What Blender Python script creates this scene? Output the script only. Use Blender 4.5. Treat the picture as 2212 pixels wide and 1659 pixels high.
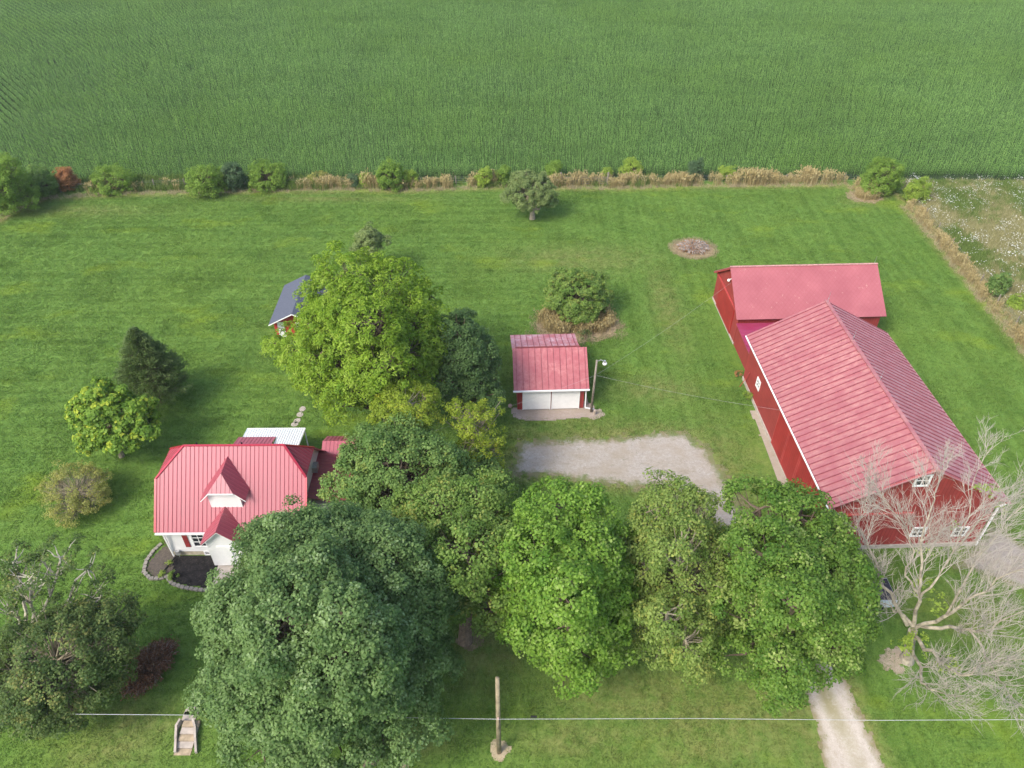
import bpy, math, random
import numpy as np
from mathutils import Vector
R = math.radians
rng = np.random.default_rng(7)
random.seed(7)
for o in list(bpy.data.objects): bpy.data.objects.remove(o)
scene = bpy.context.scene
C = scene.collection

# ------------------------------------------------------------------ camera, sky, sun
H_CAM = 46.0; PITCH = R(39.3); F = 1640.0; W = 2212.0
cam_d = bpy.data.cameras.new('camera'); cam = bpy.data.objects.new('camera', cam_d); C.objects.link(cam)
cam.location = (0, 0, H_CAM); cam.rotation_euler = (R(90) - PITCH, 0, 0)
cam_d.sensor_width = 36; cam_d.lens = 36 * F / W; cam_d.clip_end = 3000
scene.camera = cam
SUN_EL = R(46); SUN_AZ = R(227)            # azimuth the sun stands at, clockwise from +Y: behind the camera on the left
world = bpy.data.worlds.new('World'); scene.world = world; world.use_nodes = True
wn = world.node_tree; bg = wn.nodes['Background']
sky = wn.nodes.new('ShaderNodeTexSky'); sky.sky_type = 'NISHITA'; sky.sun_disc = False
sky.sun_elevation = SUN_EL; sky.sun_rotation = SUN_AZ; sky.dust_density = 3.0; sky.air_density = 1.0; sky.ozone_density = 1.0
wn.links.new(sky.outputs[0], bg.inputs[0]); bg.inputs[1].default_value = 0.15
sd = bpy.data.lights.new('sun', 'SUN'); sun = bpy.data.objects.new('sun', sd); C.objects.link(sun)
sd.energy = 1.45; sd.angle = R(18); sd.color = (1.0, 0.94, 0.85)
sdir = Vector((math.sin(SUN_AZ) * math.cos(SUN_EL), math.cos(SUN_AZ) * math.cos(SUN_EL), math.sin(SUN_EL)))
sun.rotation_euler = sdir.to_track_quat('Z', 'Y').to_euler(); sun.location = (0, 0, 80)
scene.view_settings.view_transform = 'Standard'; scene.view_settings.look = 'None'
scene.view_settings.exposure = 1.14; scene.view_settings.gamma = 1.0
scene.cycles.max_bounces = 6; scene.cycles.diffuse_bounces = 3; scene.cycles.glossy_bounces = 2
scene.cycles.transmission_bounces = 3; scene.cycles.transparent_max_bounces = 4; scene.cycles.volume_bounces = 0

# ------------------------------------------------------------------ surveying helpers
SP, CP = math.sin(PITCH), math.cos(PITCH)
def G(x, y, z=0.0):
    """point of the survey drawing (2212 x 1659) carried to height z in the world"""
    u = (x - 1106) / F; v = (y - 829.5) / F; t = (H_CAM - z) / (SP + v * CP)
    return np.array([u * t, (CP - v * SP) * t, z])
def depth(y, z=0.0): return (H_CAM - z) / (SP + (y - 829.5) / F * CP)
def height_at(X, Y, py):
    v = (py - 829.5) / F
    return H_CAM - (v * Y * CP + Y * SP) / (CP - v * SP)
class Frame:
    def __init__(s, deg): s.a = R(deg); s.c = math.cos(s.a); s.s = math.sin(s.a)
    def __call__(s, x, y, z=0.0): return np.array([x * s.c - y * s.s, x * s.s + y * s.c, z])
    def inv(s, q): return np.array([q[0] * s.c + q[1] * s.s, -q[0] * s.s + q[1] * s.c, q[2]])
FB = Frame(2.3)       # barns and garage
FH = Frame(0.6)       # house

# ------------------------------------------------------------------ object helpers
def tag(o, label=None, cat=None, group=None, kind=None):
    if label: o['label'] = label
    if cat: o['category'] = cat
    if group: o['group'] = group
    if kind: o['kind'] = kind
    return o
def thing(name, loc, label, cat, group=None):
    o = bpy.data.objects.new(name, None); C.objects.link(o); o.location = loc; o.empty_display_size = 0.3
    o['_o'] = [float(a) for a in loc]
    return tag(o, label, cat, group)
def origin_of(p):
    while p.parent is not None: p = p.parent
    return np.array(p.location)
class MB:
    """mesh builder, world coordinates"""
    def __init__(s): s.v = []; s.f = []; s.n = 0; s.m2 = set()
    def add(s, V, Fc):
        V = np.asarray(V, float).reshape(-1, 3); s.v.append(V)
        s.f.extend([tuple(int(i) + s.n for i in f) for f in Fc]); s.n += len(V); return s
    def box(s, fr, x0, x1, y0, y1, z0, z1):
        P = [fr(x, y, z) for z in (z0, z1) for (x, y) in ((x0, y0), (x1, y0), (x1, y1), (x0, y1))]
        return s.add(P, [(3, 2, 1, 0), (4, 5, 6, 7), (0, 1, 5, 4), (1, 2, 6, 5), (2, 3, 7, 6), (3, 0, 4, 7)])
    def bar(s, a, b, w, t=None, up=(0, 0, 1)):
        a = np.asarray(a, float); b = np.asarray(b, float); t = w if t is None else t
        d = b - a; d = d / np.linalg.norm(d); u = np.asarray(up, float)
        if abs(d @ u) > .99: u = np.array([0, 1., 0])
        r = np.cross(d, u); r /= np.linalg.norm(r); u = np.cross(r, d)
        P = [p + r * i * w / 2 + u * j * t / 2 for p in (a, b) for (i, j) in ((-1, -1), (1, -1), (1, 1), (-1, 1))]
        return s.add(P, [(0, 1, 2, 3), (7, 6, 5, 4), (0, 4, 5, 1), (1, 5, 6, 2), (2, 6, 7, 3), (3, 7, 4, 0)])
    def prism(s, poly, off):
        """closed solid: polygon (list of 3d points) swept by off"""
        n = len(poly); A = np.asarray(poly, float); B = A + np.asarray(off, float)
        fs = [tuple(range(n)), tuple(range(2 * n - 1, n - 1, -1))]
        for i in range(n): j = (i + 1) % n; fs.append((i, i + n, j + n, j))
        return s.add(np.vstack([A, B]), fs)
    def tube(s, pts, rad, k=6, cap=True):
        pts = np.asarray(pts, float); n = len(pts); rad = np.broadcast_to(np.asarray(rad, float), (n,))
        T = np.gradient(pts, axis=0); T /= np.maximum(np.linalg.norm(T, axis=1, keepdims=True), 1e-9)
        ref = np.array([0.31, 0.17, 0.93]) if abs(T[0] @ np.array([0.31, 0.17, 0.93])) < .95 else np.array([1., 0, 0])
        A = np.cross(T, ref); A /= np.maximum(np.linalg.norm(A, axis=1, keepdims=True), 1e-9); B = np.cross(T, A)
        th = np.arange(k) * 2 * np.pi / k
        V = pts[:, None] + rad[:, None, None] * (A[:, None] * np.cos(th)[None, :, None] + B[:, None] * np.sin(th)[None, :, None])
        fs = [(i * k + j, i * k + (j + 1) % k, (i + 1) * k + (j + 1) % k, (i + 1) * k + j) for i in range(n - 1) for j in range(k)]
        if cap: fs += [tuple(range(k - 1, -1, -1)), tuple((n - 1) * k + j for j in range(k))]
        return s.add(V.reshape(-1, 3), fs)
    def ball(s, c, r, seg=10, ring=6, sc=(1, 1, 1)):
        V = []; fs = []
        for i in range(ring + 1):
            a = math.pi * i / ring
            for j in range(seg):
                b = 2 * math.pi * j / seg
                V.append((c[0] + r * sc[0] * math.sin(a) * math.cos(b), c[1] + r * sc[1] * math.sin(a) * math.sin(b), c[2] + r * sc[2] * math.cos(a)))
        for i in range(ring):
            for j in range(seg): fs.append((i * seg + j, (i + 1) * seg + j, (i + 1) * seg + (j + 1) % seg, i * seg + (j + 1) % seg))
        return s.add(V, fs)
    def build(s, name, mat, parent=None, loc=None, smooth=False, mat2=None):
        V = np.vstack(s.v)
        if parent is not None: o0 = origin_of(parent)
        else: o0 = np.array(loc) if loc is not None else np.zeros(3)
        me = bpy.data.meshes.new(name); me.from_pydata((V - o0).tolist(), [], s.f); me.validate(); me.update()
        me.materials.append(mat)
        if s.m2 and mat2 is not None and len(me.polygons) == len(s.f):
            me.materials.append(mat2); me.polygons.foreach_set('material_index', [1 if i in s.m2 else 0 for i in range(len(s.f))])
        if smooth: me.polygons.foreach_set('use_smooth', [True] * len(me.polygons))
        o = bpy.data.objects.new(name, me); C.objects.link(o)
        if parent is not None: o.parent = parent
        else: o.location = o0
        return o
def quad_mesh(name, V, Q, mat, attrs=None, parent=None, loc=None, link=True, smooth=False):
    """fast mesh of quads from arrays"""
    o0 = origin_of(parent) if parent is not None else (np.array(loc) if loc is not None else np.zeros(3))
    me = bpy.data.meshes.new(name); nq = len(Q)
    me.vertices.add(len(V)); me.vertices.foreach_set('co', (V - o0).astype(np.float32).ravel())
    me.loops.add(nq * 4); me.loops.foreach_set('vertex_index', Q.astype(np.int32).ravel())
    me.polygons.add(nq); me.polygons.foreach_set('loop_start', np.arange(nq, dtype=np.int32) * 4)
    if smooth: me.polygons.foreach_set('use_smooth', np.ones(nq, bool))
    me.update(calc_edges=True)
    for k, (dom, a) in (attrs or {}).items():
        at = me.attributes.new(k, 'FLOAT', dom); at.data.foreach_set('value', np.asarray(a, np.float32))
    me.materials.append(mat)
    o = bpy.data.objects.new(name, me)
    if link: C.objects.link(o)
    if parent is not None: o.parent = parent
    else: o.location = o0
    return o

# ------------------------------------------------------------------ materials
class Mat:
    def __init__(s, name, rough=0.8, spec=0.3):
        s.m = bpy.data.materials.new(name); s.m.use_nodes = True; s.t = s.m.node_tree
        s.b = s.t.nodes['Principled BSDF']; s.b.inputs['Roughness'].default_value = rough
        s.b.inputs['Specular IOR Level'].default_value = spec
    def n(s, typ, **kw):
        nd = s.t.nodes.new(typ)
        for k, v in kw.items(): setattr(nd, k, v)
        return nd
    def l(s, a, b): s.t.links.new(a, b)
    def pos(s):
        if not hasattr(s, '_p'): s._p = s.n('ShaderNodeNewGeometry').outputs['Position']
        return s._p
    def noise(s, scale, detail=3, rough=.55, vec=None, stretch=None, dist=0):
        v = vec or s.pos()
        if stretch:
            mp = s.n('ShaderNodeMapping'); mp.inputs['Scale'].default_value = stretch; s.l(v, mp.inputs[0]); v = mp.outputs[0]
        nd = s.n('ShaderNodeTexNoise'); nd.inputs['Scale'].default_value = scale; nd.inputs['Detail'].default_value = detail
        nd.inputs['Roughness'].default_value = rough; nd.inputs['Distortion'].default_value = dist; s.l(v, nd.inputs['Vector']); return nd.outputs['Fac']
    def ramp(s, fac, stops):
        r = s.n('ShaderNodeValToRGB'); e = r.color_ramp.elements
        for i, (p, c) in enumerate(stops):
            el = e[i] if i < 2 else e.new(p)
            el.position = p; el.color = (c[0], c[1], c[2], 1) if hasattr(c, '__len__') else (c, c, c, 1)
        s.l(fac, r.inputs[0]); return r.outputs[0]
    def mix(s, fac, a, b, mode='MIX'):
        m = s.n('ShaderNodeMix', data_type='RGBA', blend_type=mode)
        for sock, v in ((m.inputs[0], fac), (m.inputs[6], a), (m.inputs[7], b)):
            if isinstance(v, bpy.types.NodeSocket): s.l(v, sock)
            elif hasattr(v, '__len__'): sock.default_value = (v[0], v[1], v[2], 1)
            else: sock.default_value = v
        return m.outputs[2]
    def math(s, op, a, b=0.0, clamp=False):
        m = s.n('ShaderNodeMath', operation=op); m.use_clamp = clamp
        for i, v in enumerate((a, b)):
            if isinstance(v, bpy.types.NodeSocket): s.l(v, m.inputs[i])
            else: m.inputs[i].default_value = v
        return m.outputs[0]
    def attr(s, name, typ='GEOMETRY'):
        a = s.n('ShaderNodeAttribute'); a.attribute_name = name; a.attribute_type = typ; return a.outputs['Fac']
    def bump(s, h, strength=.4, dist=.05):
        b = s.n('ShaderNodeBump'); b.inputs['Strength'].default_value = strength; b.inputs['Distance'].default_value = dist
        s.l(h, b.inputs['Height']); s.l(b.outputs[0], s.b.inputs['Normal']); return b.outputs[0]
    def col(s, c):
        if isinstance(c, bpy.types.NodeSocket): s.l(c, s.b.inputs['Base Color'])
        else: s.b.inputs['Base Color'].default_value = (c[0], c[1], c[2], 1)
        return s.m
    def translucent(s, colour, fac=.35):
        tr = s.n('ShaderNodeBsdfTranslucent'); s.l(colour, tr.inputs[0])
        mx = s.n('ShaderNodeMixShader'); mx.inputs[0].default_value = fac
        out = s.t.nodes['Material Output']; s.l(s.b.outputs[0], mx.inputs[1]); s.l(tr.outputs[0], mx.inputs[2]); s.l(mx.outputs[0], out.inputs[0])
def plain(name, c, rough=.7, spec=.3, var=.15, scale=3.0, metal=0.0):
    M = Mat(name, rough, spec); n = M.noise(scale, 4)
    M.b.inputs['Metallic'].default_value = metal
    lo = [a * (1 - var) for a in c]; hi = [min(1, a * (1 + var)) for a in c]
    return M.col(M.ramp(n, [(.3, lo), (.7, hi)]))
def leaf_mat(name, dark, light, accent=None, acc_at=.93, transl=.38, rough=.55, spec=.22, gain=1.72):
    dark = [dark[0] * gain * 1.08, dark[1] * gain, dark[2] * gain]; light = [light[0] * gain * 1.0, light[1] * gain * .93, light[2] * gain]
    if accent: accent = [min(.6, a * gain * .9) for a in accent]
    M = Mat(name, rough, spec); t = M.attr('tint')
    st = [(0.0, dark), (.75, light)]
    if accent: st += [(acc_at - .03, light), (acc_at, accent)]
    c = M.ramp(t, st); n = M.noise(.35, 2)
    c = M.mix(M.math('MULTIPLY', n, .5), c, [a * .8 for a in dark])
    M.col(c); M.translucent(M.mix(.5, c, (light[0] * 1.2, light[1] * 1.25, light[2] * .6)), transl); return M.m

def lawn_colour(M, dry):
    """grass colour by place: broad tone, mowing lines, yellow and clover patches, dry spots"""
    P = M.pos()
    big = M.noise(.045, 3, .6, dist=.6); mid = M.noise(.35, 4, .65); fine = M.noise(2.6, 5, .7); xf = M.noise(9.0, 4, .75)
    base = M.ramp(big, [(.3, (.075, .145, .022)), (.5, (.095, .17, .034)), (.7, (.125, .20, .03))])
    patch = M.ramp(mid, [(.35, (.065, .135, .028)), (.62, (.125, .205, .045))])
    c = M.mix(.55, base, patch); m2 = M.noise(.9, 4, .7); c = M.mix(M.ramp(m2, [(.35, .18), (.5, 0.0)]), c, (.055, .125, .022)); c = M.mix(M.ramp(m2, [(.54, 0.0), (.7, .25)]), c, (.15, .24, .055))
    lines = M.noise(.8, 2, .5, stretch=(.06, 1.6, 1)); lines2 = M.noise(.8, 2, .5, stretch=(1.5, .05, 1))
    sx = M.n('ShaderNodeSeparateXYZ'); M.l(P, sx.inputs[0])
    side = M.math('ADD', M.math('MULTIPLY', sx.outputs[0], .08), .1, clamp=True)
    ln = M.mix(side, lines, lines2)
    c = M.mix(M.ramp(ln, [(.42, 0.0), (.64, .5)]), c, (.125, .225, .05))
    c = M.mix(M.ramp(ln, [(.34, .28), (.48, 0.0)]), c, (.05, .11, .016))
    c = M.mix(M.ramp(fine, [(.3, .7), (.5, 0.0)]), c, (.04, .10, .014))
    c = M.mix(M.ramp(fine, [(.55, 0.0), (.8, .4)]), c, (.14, .23, .05))
    c = M.mix(M.ramp(xf, [(.35, .45), (.5, 0.0)]), c, (.03, .075, .012))
    c = M.mix(M.ramp(xf, [(.55, 0.0), (.75, .3)]), c, (.15, .24, .07))
    d = M.math('MULTIPLY', dry, M.math('ADD', M.ramp(M.noise(.9, 4, .7), [(.35, 0.2), (.62, 1.0)]), 0.0))
    c = M.mix(M.math('MINIMUM', d, 1.0), c, M.ramp(fine, [(.3, (.16, .15, .06)), (.7, (.25, .24, .11))]))
    c = M.mix(M.ramp(d, [(.72, 0.0), (.95, .85)]), c, M.ramp(fine, [(.3, (.30, .25, .15)), (.7, (.48, .42, .28))]))
    y = M.ramp(M.noise(.11, 3, .6, stretch=(1, 1.8, 1)), [(.57, 0.0), (.72, .5)])
    c = M.mix(y, c, (.17, .24, .02))
    return M.mix(1.0, c, (1.15, 1.14, .96), 'MULTIPLY')
GM = Mat('lawn ground', .9, .15)
GM.col(lawn_colour(GM, GM.attr('dry'))); GM.bump(GM.noise(5.0, 5, .8), .5, .08)
TM = Mat('lawn blades', .6, .25)
_c = lawn_colour(TM, TM.attr('dry', 'INSTANCER')); _c = TM.mix(TM.math('MULTIPLY', TM.math('POWER', TM.attr('rnd', 'INSTANCER'), 2.0), .6), _c, (.21, .32, .07)); TM.col(_c); TM.translucent(_c, .25)

def red_paint(name, c=(.30, .05, .045), board=True, axis_scale=None):
    M = Mat(name, .6, .3); n = M.noise(.8, 4, .6); n2 = M.noise(6, 4, .7)
    col = M.ramp(n, [(.3, [a * .82 for a in c]), (.7, [a * 1.12 for a in c])])
    col = M.mix(M.ramp(n2, [(.6, 0.0), (.85, .25)]), col, (.42, .14, .1))
    if board:
        sp = M.n('ShaderNodeSeparateXYZ'); M.l(M.pos(), sp.inputs[0])
        u = M.math('ADD', sp.outputs[0], M.math('MULTIPLY', sp.outputs[1], 1.03))
        fr = M.math('FRACT', M.math('MULTIPLY', u, 3.6))
        g = M.math('LESS_THAN', fr, .12)
        bid = M.n('ShaderNodeTexWhiteNoise', noise_dimensions='1D'); M.l(M.math('FLOOR', M.math('MULTIPLY', u, 3.6)), bid.inputs['W'])
        col = M.mix(M.math('MULTIPLY', bid.outputs[0], .22), col, [a * .7 for a in c])
        col = M.mix(M.math('MULTIPLY', g, .55), col, [a * .4 for a in c])
    return M.col(col)
def roof_paint(name, c, worn, rough=.4, amount=.5, blot=.5, spec=.5, streak=None):
    M = Mat(name, rough, spec)
    n = M.noise(blot, 5, .65); n2 = M.noise(3.0, 5, .75, stretch=streak)
    k = M.math('MULTIPLY', M.ramp(n, [(.35, 0.0), (.6, 1.0)]), M.ramp(n2, [(.38, .05), (.62, amount)]))
    col = M.mix(k, c, worn)
    col = M.mix(M.ramp(M.noise(.25, 3), [(.3, .25), (.6, 0.0)]), col, [a * .75 for a in c])
    r = M.math('ADD', M.math('MULTIPLY', k, .25), rough); M.l(r, M.b.inputs['Roughness'])
    return M.col(col)
WHITE = plain('white paint', (.84, .84, .83), .5, .4, .04)
def siding():
    M = Mat('white siding', .55, .35); sp = M.n('ShaderNodeSeparateXYZ'); M.l(M.pos(), sp.inputs[0])
    fr = M.math('FRACT', M.math('MULTIPLY', sp.outputs[2], 5.0))
    col = M.mix(M.ramp(M.noise(1.5, 4), [(.4, 0.0), (.8, .12)]), (.85, .85, .84), (.66, .66, .62))
    M.bump(fr, .8, .02); return M.col(col)
SIDING = siding()
BARNRED = red_paint('barn red boards', (.31, .046, .042))
TRIMRED = red_paint('red trim', (.4, .06, .055), False)
ROOF_BARN = roof_paint('barn roof metal', (.335, .105, .115), (.48, .25, .22), .42, .75, .8, .6, (.35, 1.6, 1))
ROOF_HOUSE = roof_paint('house roof metal', (.33, .06, .085), (.38, .085, .11), .5, .3, .5, .7); ROOF_HOUSE.node_tree.nodes['Principled BSDF'].inputs['Coat Weight'].default_value = .35; ROOF_HOUSE.node_tree.nodes['Principled BSDF'].inputs['Coat Roughness'].default_value = .4; ROOF_HOUSE.node_tree.nodes['Principled BSDF'].inputs['Coat IOR'].default_value = 1.55
SEAM = plain('shaded roof rib', (.25, .07, .085), .6, .3, .2); RIB_SHADE_H = plain('shaded house roof rib', (.30, .025, .05), .4, .4, .1)  # rib shading put into the colour: same paint as the roof, darkened
CONCRETE = plain('concrete', (.42, .37, .32), .9, .15, .2, 2.5)
METAL = plain('galvanised metal', (.45, .46, .47), .4, .5, .15, 8, .6)
DARK = plain('dark glass', (.03, .035, .04), .12, .6, .1)
WOODGREY = plain('weathered wood', (.25, .22, .18), .85, .2, .3, 5)
BARK = plain('bark', (.13, .10, .075), .95, .1, .35, 6)
BARK_PALE = plain('pale bark', (.30, .26, .19), .9, .15, .35, 5)
DEADBARK = plain('bare dead wood', (.30, .27, .205), .85, .2, .45, 2.5)
MULCH = plain('dark mulch', (.035, .03, .028), .95, .1, .6, 14)
BLOCK = plain('edging block', (.24, .22, .19), .9, .15, .25, 6)
BLACK = plain('black rubber', (.02, .02, .022), .7, .2, .2)
SOIL = plain('bare soil', (.27, .21, .13), .95, .1, .3, 3)

# ------------------------------------------------------------------ polygons and masks
def inside(poly, x, y):
    poly = np.asarray(poly)[:, :2]; r = np.zeros(np.shape(x), bool); n = len(poly)
    for i in range(n):
        x1, y1 = poly[i]; x2, y2 = poly[(i + 1) % n]
        cnd = ((y1 > y) != (y2 > y))
        with np.errstate(divide='ignore', invalid='ignore'): xi = (x2 - x1) * (y - y1) / (y2 - y1 + 1e-12) + x1
        r ^= cnd & (x < xi)
    return r
def edge_dist(poly, x, y, closed=True):
    poly = np.asarray(poly)[:, :2]; n = len(poly); d = np.full(np.shape(x), 1e9)
    for i in range(n if closed else n - 1):
        a = poly[i]; b = poly[(i + 1) % n]; ab = b - a; L = ab @ ab + 1e-12
        t = np.clip(((x - a[0]) * ab[0] + (y - a[1]) * ab[1]) / L, 0, 1)
        d = np.minimum(d, np.hypot(x - a[0] - t * ab[0], y - a[1] - t * ab[1]))
    return d
def vnoise(x, y, s, seed=0):
    """smooth value noise in numpy"""
    r = np.random.default_rng(seed).random((64, 64)); X = x / s; Y = y / s
    i = np.floor(X).astype(int); j = np.floor(Y).astype(int); fx = X - i; fy = Y - j
    fx = fx * fx * (3 - 2 * fx); fy = fy * fy * (3 - 2 * fy)
    g = lambda a, b: r[a % 64, b % 64]
    return (g(i, j) * (1 - fx) + g(i + 1, j) * fx) * (1 - fy) + (g(i, j + 1) * (1 - fx) + g(i + 1, j + 1) * fx) * fy
def pl(*pts): return np.array([G(*p)[:2] for p in pts])

PARKING = pl((1085, 1020), (1106, 1010), (1120, 952), (1235, 944), (1330, 944), (1420, 930), (1482, 935), (1530, 968), (1565, 1020), (1592, 1080), (1650, 1170), (1700, 1250),
             (1740, 1330), (1700, 1400), (1640, 1350), (1560, 1180), (1500, 1090), (1430, 1060), (1340, 1052), (1250, 1042), (1180, 1030), (1110, 1030))
DRIVE = pl((1640, 1330), (1745, 1330), (1830, 1470), (1860, 1540), (1895, 1610), (1925, 1670), (1960, 1760), (1790, 1760), (1780, 1660), (1757, 1560), (1730, 1485), (1690, 1420))
YARD_R = pl((2090, 1190), (2150, 1130), (2300, 1250), (2330, 1310), (2180, 1262), (2110, 1235), (2060, 1225))
FIELD_EDGE = pl((-420, 560), (-200, 500), (0, 440), (60, 412), (150, 402), (400, 398), (700, 396), (1090, 392), (1500, 390), (1840, 388), (1960, 389), (2230, 392), (2700, 396))
LAWN_TOP = pl((-420, 640), (-150, 540), (0, 478), (60, 445), (100, 430), (260, 421), (430, 418), (600, 414), (760, 412), (860, 414), (1090, 406), (1210, 408), (1340, 409), (1500, 404), (1835, 401), (1845, 425), (1885, 436), (1905, 428), (1925, 405), (1945, 425), (1962, 455), (2040, 545), (2110, 632), (2212, 757), (2330, 900))
FIELD_R = pl((1948, 392), (2230, 394), (2700, 400), (2700, 1100), (2400, 930), (2212, 720), (2110, 600), (2040, 515), (1985, 455))
GARAGE_PAD = np.array([FB(*p)[:2] for p in ((2.0, 52.6), (2.2, 51.4), (2.9, 51.0), (4.4, 50.75), (6.2, 50.8), (8.0, 51.05), (9.3, 51.1), (9.9, 51.3), (9.7, 52.6), (8.8, 53.4))])

# ------------------------------------------------------------------ ground
def grid(x0, x1, y0, y1, st):
    xs = np.arange(x0, x1 + st / 2, st); ys = np.arange(y0, y1 + st / 2, st)
    X, Y = np.meshgrid(xs, ys); nx, ny = len(xs), len(ys)
    i = np.arange(nx * ny).reshape(ny, nx)
    Q = np.stack([i[:-1, :-1], i[:-1, 1:], i[1:, 1:], i[1:, :-1]], -1).reshape(-1, 4)
    return X.ravel(), Y.ravel(), Q
DRY_SPOTS = [(1490, 985, 7, 3), (1420, 840, 4, 2), (1350, 930, 7, 1.2), (1560, 1000, 3, 5), (1260, 915, 4, .9), (1520, 1030, 2.2, 5), (1130, 960, 1.6, 3), (300, 1560, 3, 1.2), (270, 1590, 2, 1), (220, 1640, 3, 1.5),
             (500, 1540, 2, .6), (1560, 1560, 6, 3), (1450, 1500, 5, 2), (1330, 1500, 4, 2), (1650, 1540, 3, 3), (1740, 1560, .8, 6), (1840, 1470, .6, 4), (1050, 1400, 2.5, 3), (1440, 660, 1.5, 8), (140, 455, 10, 1.5),
             (1760, 1620, .9, 4), (1250, 1600, 4, 1.2), (1500, 1630, 3, 1), (700, 430, 12, .8), (1860, 435, 2.2, 1.6), (1250, 560, 8, 3), (900, 1600, 2, 1), (2090, 1330, 3, 2)]
def dryness(x, y):
    d = np.zeros(np.shape(x))
    for (px, py, rx, ry) in DRY_SPOTS:
        c = G(px, py); q = ((x - c[0]) / rx) ** 2 + ((y - c[1]) / ry) ** 2
        d = np.maximum(d, .64 * np.exp(-q * .9))
    for poly, w, k in ((PARKING, 1.3, .9), (DRIVE, .9, .9), (YARD_R, .5, .7)):
        d = np.maximum(d, k * np.clip(1 - edge_dist(poly, x, y) / w, 0, 1))
    d = np.maximum(d, .95 * np.clip(1.15 - edge_dist(LAWN_TOP, x, y, False) / 1.0, 0, 1))
    for a, b in ((G(1955, 440), G(2330, 880)),):
        d = np.maximum(d, .9 * np.clip(1.2 - edge_dist(np.array([a, b]), x, y, False) / 1.3, 0, 1))
    return d
gx, gy, gq = grid(-170, 170, 8, 250, 1.0)
ground = quad_mesh('lawn', np.stack([gx, gy, 0 * gx], 1), gq, GM.m, {'dry': ('POINT', dryness(gx, gy))}); tag(ground, kind='structure')
far = MB(); fr0 = Frame(0); far.add([(-1500, -300, -.03), (1500, -300, -.03), (1500, 1700, -.03), (-1500, 1700, -.03)], [(0, 1, 2, 3)])
tag(far.build('ground', GM.m), kind='structure')

def patch(name, poly, mat, z=.012, st=.3, wob=.45, kind='structure', seed=3, loc=None):
    x0, y0 = poly.min(0) - 1; x1, y1 = poly.max(0) + 1
    X, Y, Q = grid(x0, x1, y0, y1, st)
    cx = X[Q].mean(1); cy = Y[Q].mean(1)
    def sd(x, y): return np.where(inside(poly, x, y), 1, -1) * edge_dist(poly, x, y)
    k = sd(cx, cy) + wob * (vnoise(cx, cy, .9, seed) + vnoise(cx, cy, .35, seed + 1) - 1.0) > 0
    Q = Q[k]; used = np.unique(Q); mp = -np.ones(len(X), int); mp[used] = np.arange(len(used))
    X, Y = X[used], Y[used]; Q = mp[Q]
    o = quad_mesh(name, np.stack([X, Y, np.full(len(X), z)], 1), Q, mat, {'edge': ('POINT', sd(X, Y))})
    if kind: tag(o, kind=kind)
    return o
def gravel_mat(name, c1, c2, grass=.5, track=False, bite=1.0):
    M = Mat(name, .95, .1); e = M.attr('edge')
    n = M.noise(3.5, 5, .8); v = M.noise(22, 2, .7); b = M.noise(.5, 3, .6)
    col = M.ramp(n, [(.3, c1), (.7, c2)]); col = M.mix(M.ramp(v, [(.35, .5), (.65, 0.0)]), col, [a * .55 for a in c1])
    col = M.mix(M.ramp(b, [(.4, 0.0), (.65, .6)]), col, (.31, .26, .19)); col = M.mix(M.ramp(M.noise(1.2, 5, .8, stretch=(.5, 1.6, 1)), [(.55, 0.0), (.68, .45)]), col, (.22, .19, .12))
    k = M.math('SUBTRACT', M.math('ADD', M.math('MULTIPLY', M.noise(1.1, 5, .75), 2.2 * bite), 0.0), e)
    gr = M.ramp(M.noise(1.3, 3), [(.35, (.21, .18, .09)), (.6, (.13, .17, .05))])
    col = M.mix(M.ramp(k, [(.35, 0.0), (.95, .9)]), col, gr)
    sp = M.ramp(M.noise(1.7, 5, .8), [(.6, 0.0), (.68, grass)])
    col = M.mix(sp, col, (.13, .14, .06))
    M.bump(v, .5, .04); return M.col(col)
GRAVEL = gravel_mat('white gravel', (.33, .295, .25), (.54, .49, .43), .6, bite=1.2)
patch('gravel_parking', PARKING, GRAVEL, wob=.8, st=.16)
patch('gravel_yard', YARD_R, gravel_mat('grey gravel', (.33, .29, .25), (.46, .41, .36), .2), wob=.25)
# driveway with two worn tracks and a weedy middle
def drive_mat():
    M = Mat('driveway gravel', .95, .1); e = M.attr('edge'); t = M.attr('mid')
    n = M.noise(3.0, 5, .8); v = M.noise(20, 2, .7)
    col = M.ramp(n, [(.3, (.46, .40, .33)), (.7, (.64, .59, .53))]); col = M.mix(M.ramp(v, [(.35, .4), (.65, 0.0)]), col, (.28, .24, .19))
    col = M.mix(M.ramp(M.noise(.7, 3, stretch=(1, .4, 1)), [(.5, 0.0), (.72, .5)]), col, (.3, .25, .19))
    k = M.math('SUBTRACT', M.math('MULTIPLY', M.noise(1.5, 5, .75), 1.8), e)
    wd = M.ramp(n, [(.3, (.17, .14, .07)), (.7, (.27, .24, .12))])
    col = M.mix(M.ramp(k, [(.25, 0.0), (.8, .9)]), col, wd)
    col = M.mix(M.math('MULTIPLY', t, M.ramp(M.noise(2.2, 4, .8), [(.3, .5), (.5, 1.0)])), col, (.30, .27, .15))
    M.bump(v, .5, .04); return M.col(col)
dv = patch('driveway', DRIVE, drive_mat(), z=.018, st=.12, wob=.4)
DMID = pl((1690, 1330), (1760, 1440), (1795, 1530), (1832, 1600), (1860, 1660), (1880, 1760))
n_ = len(dv.data.vertices); co = np.zeros(n_ * 3, np.float32); dv.data.vertices.foreach_get('co', co); co = co.reshape(-1, 3)
q = edge_dist(DMID, co[:, 0], co[:, 1], False)
fade = np.clip((co[:, 1] - G(0, 1620)[1]) / 3.0, 0, 1)
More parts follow.
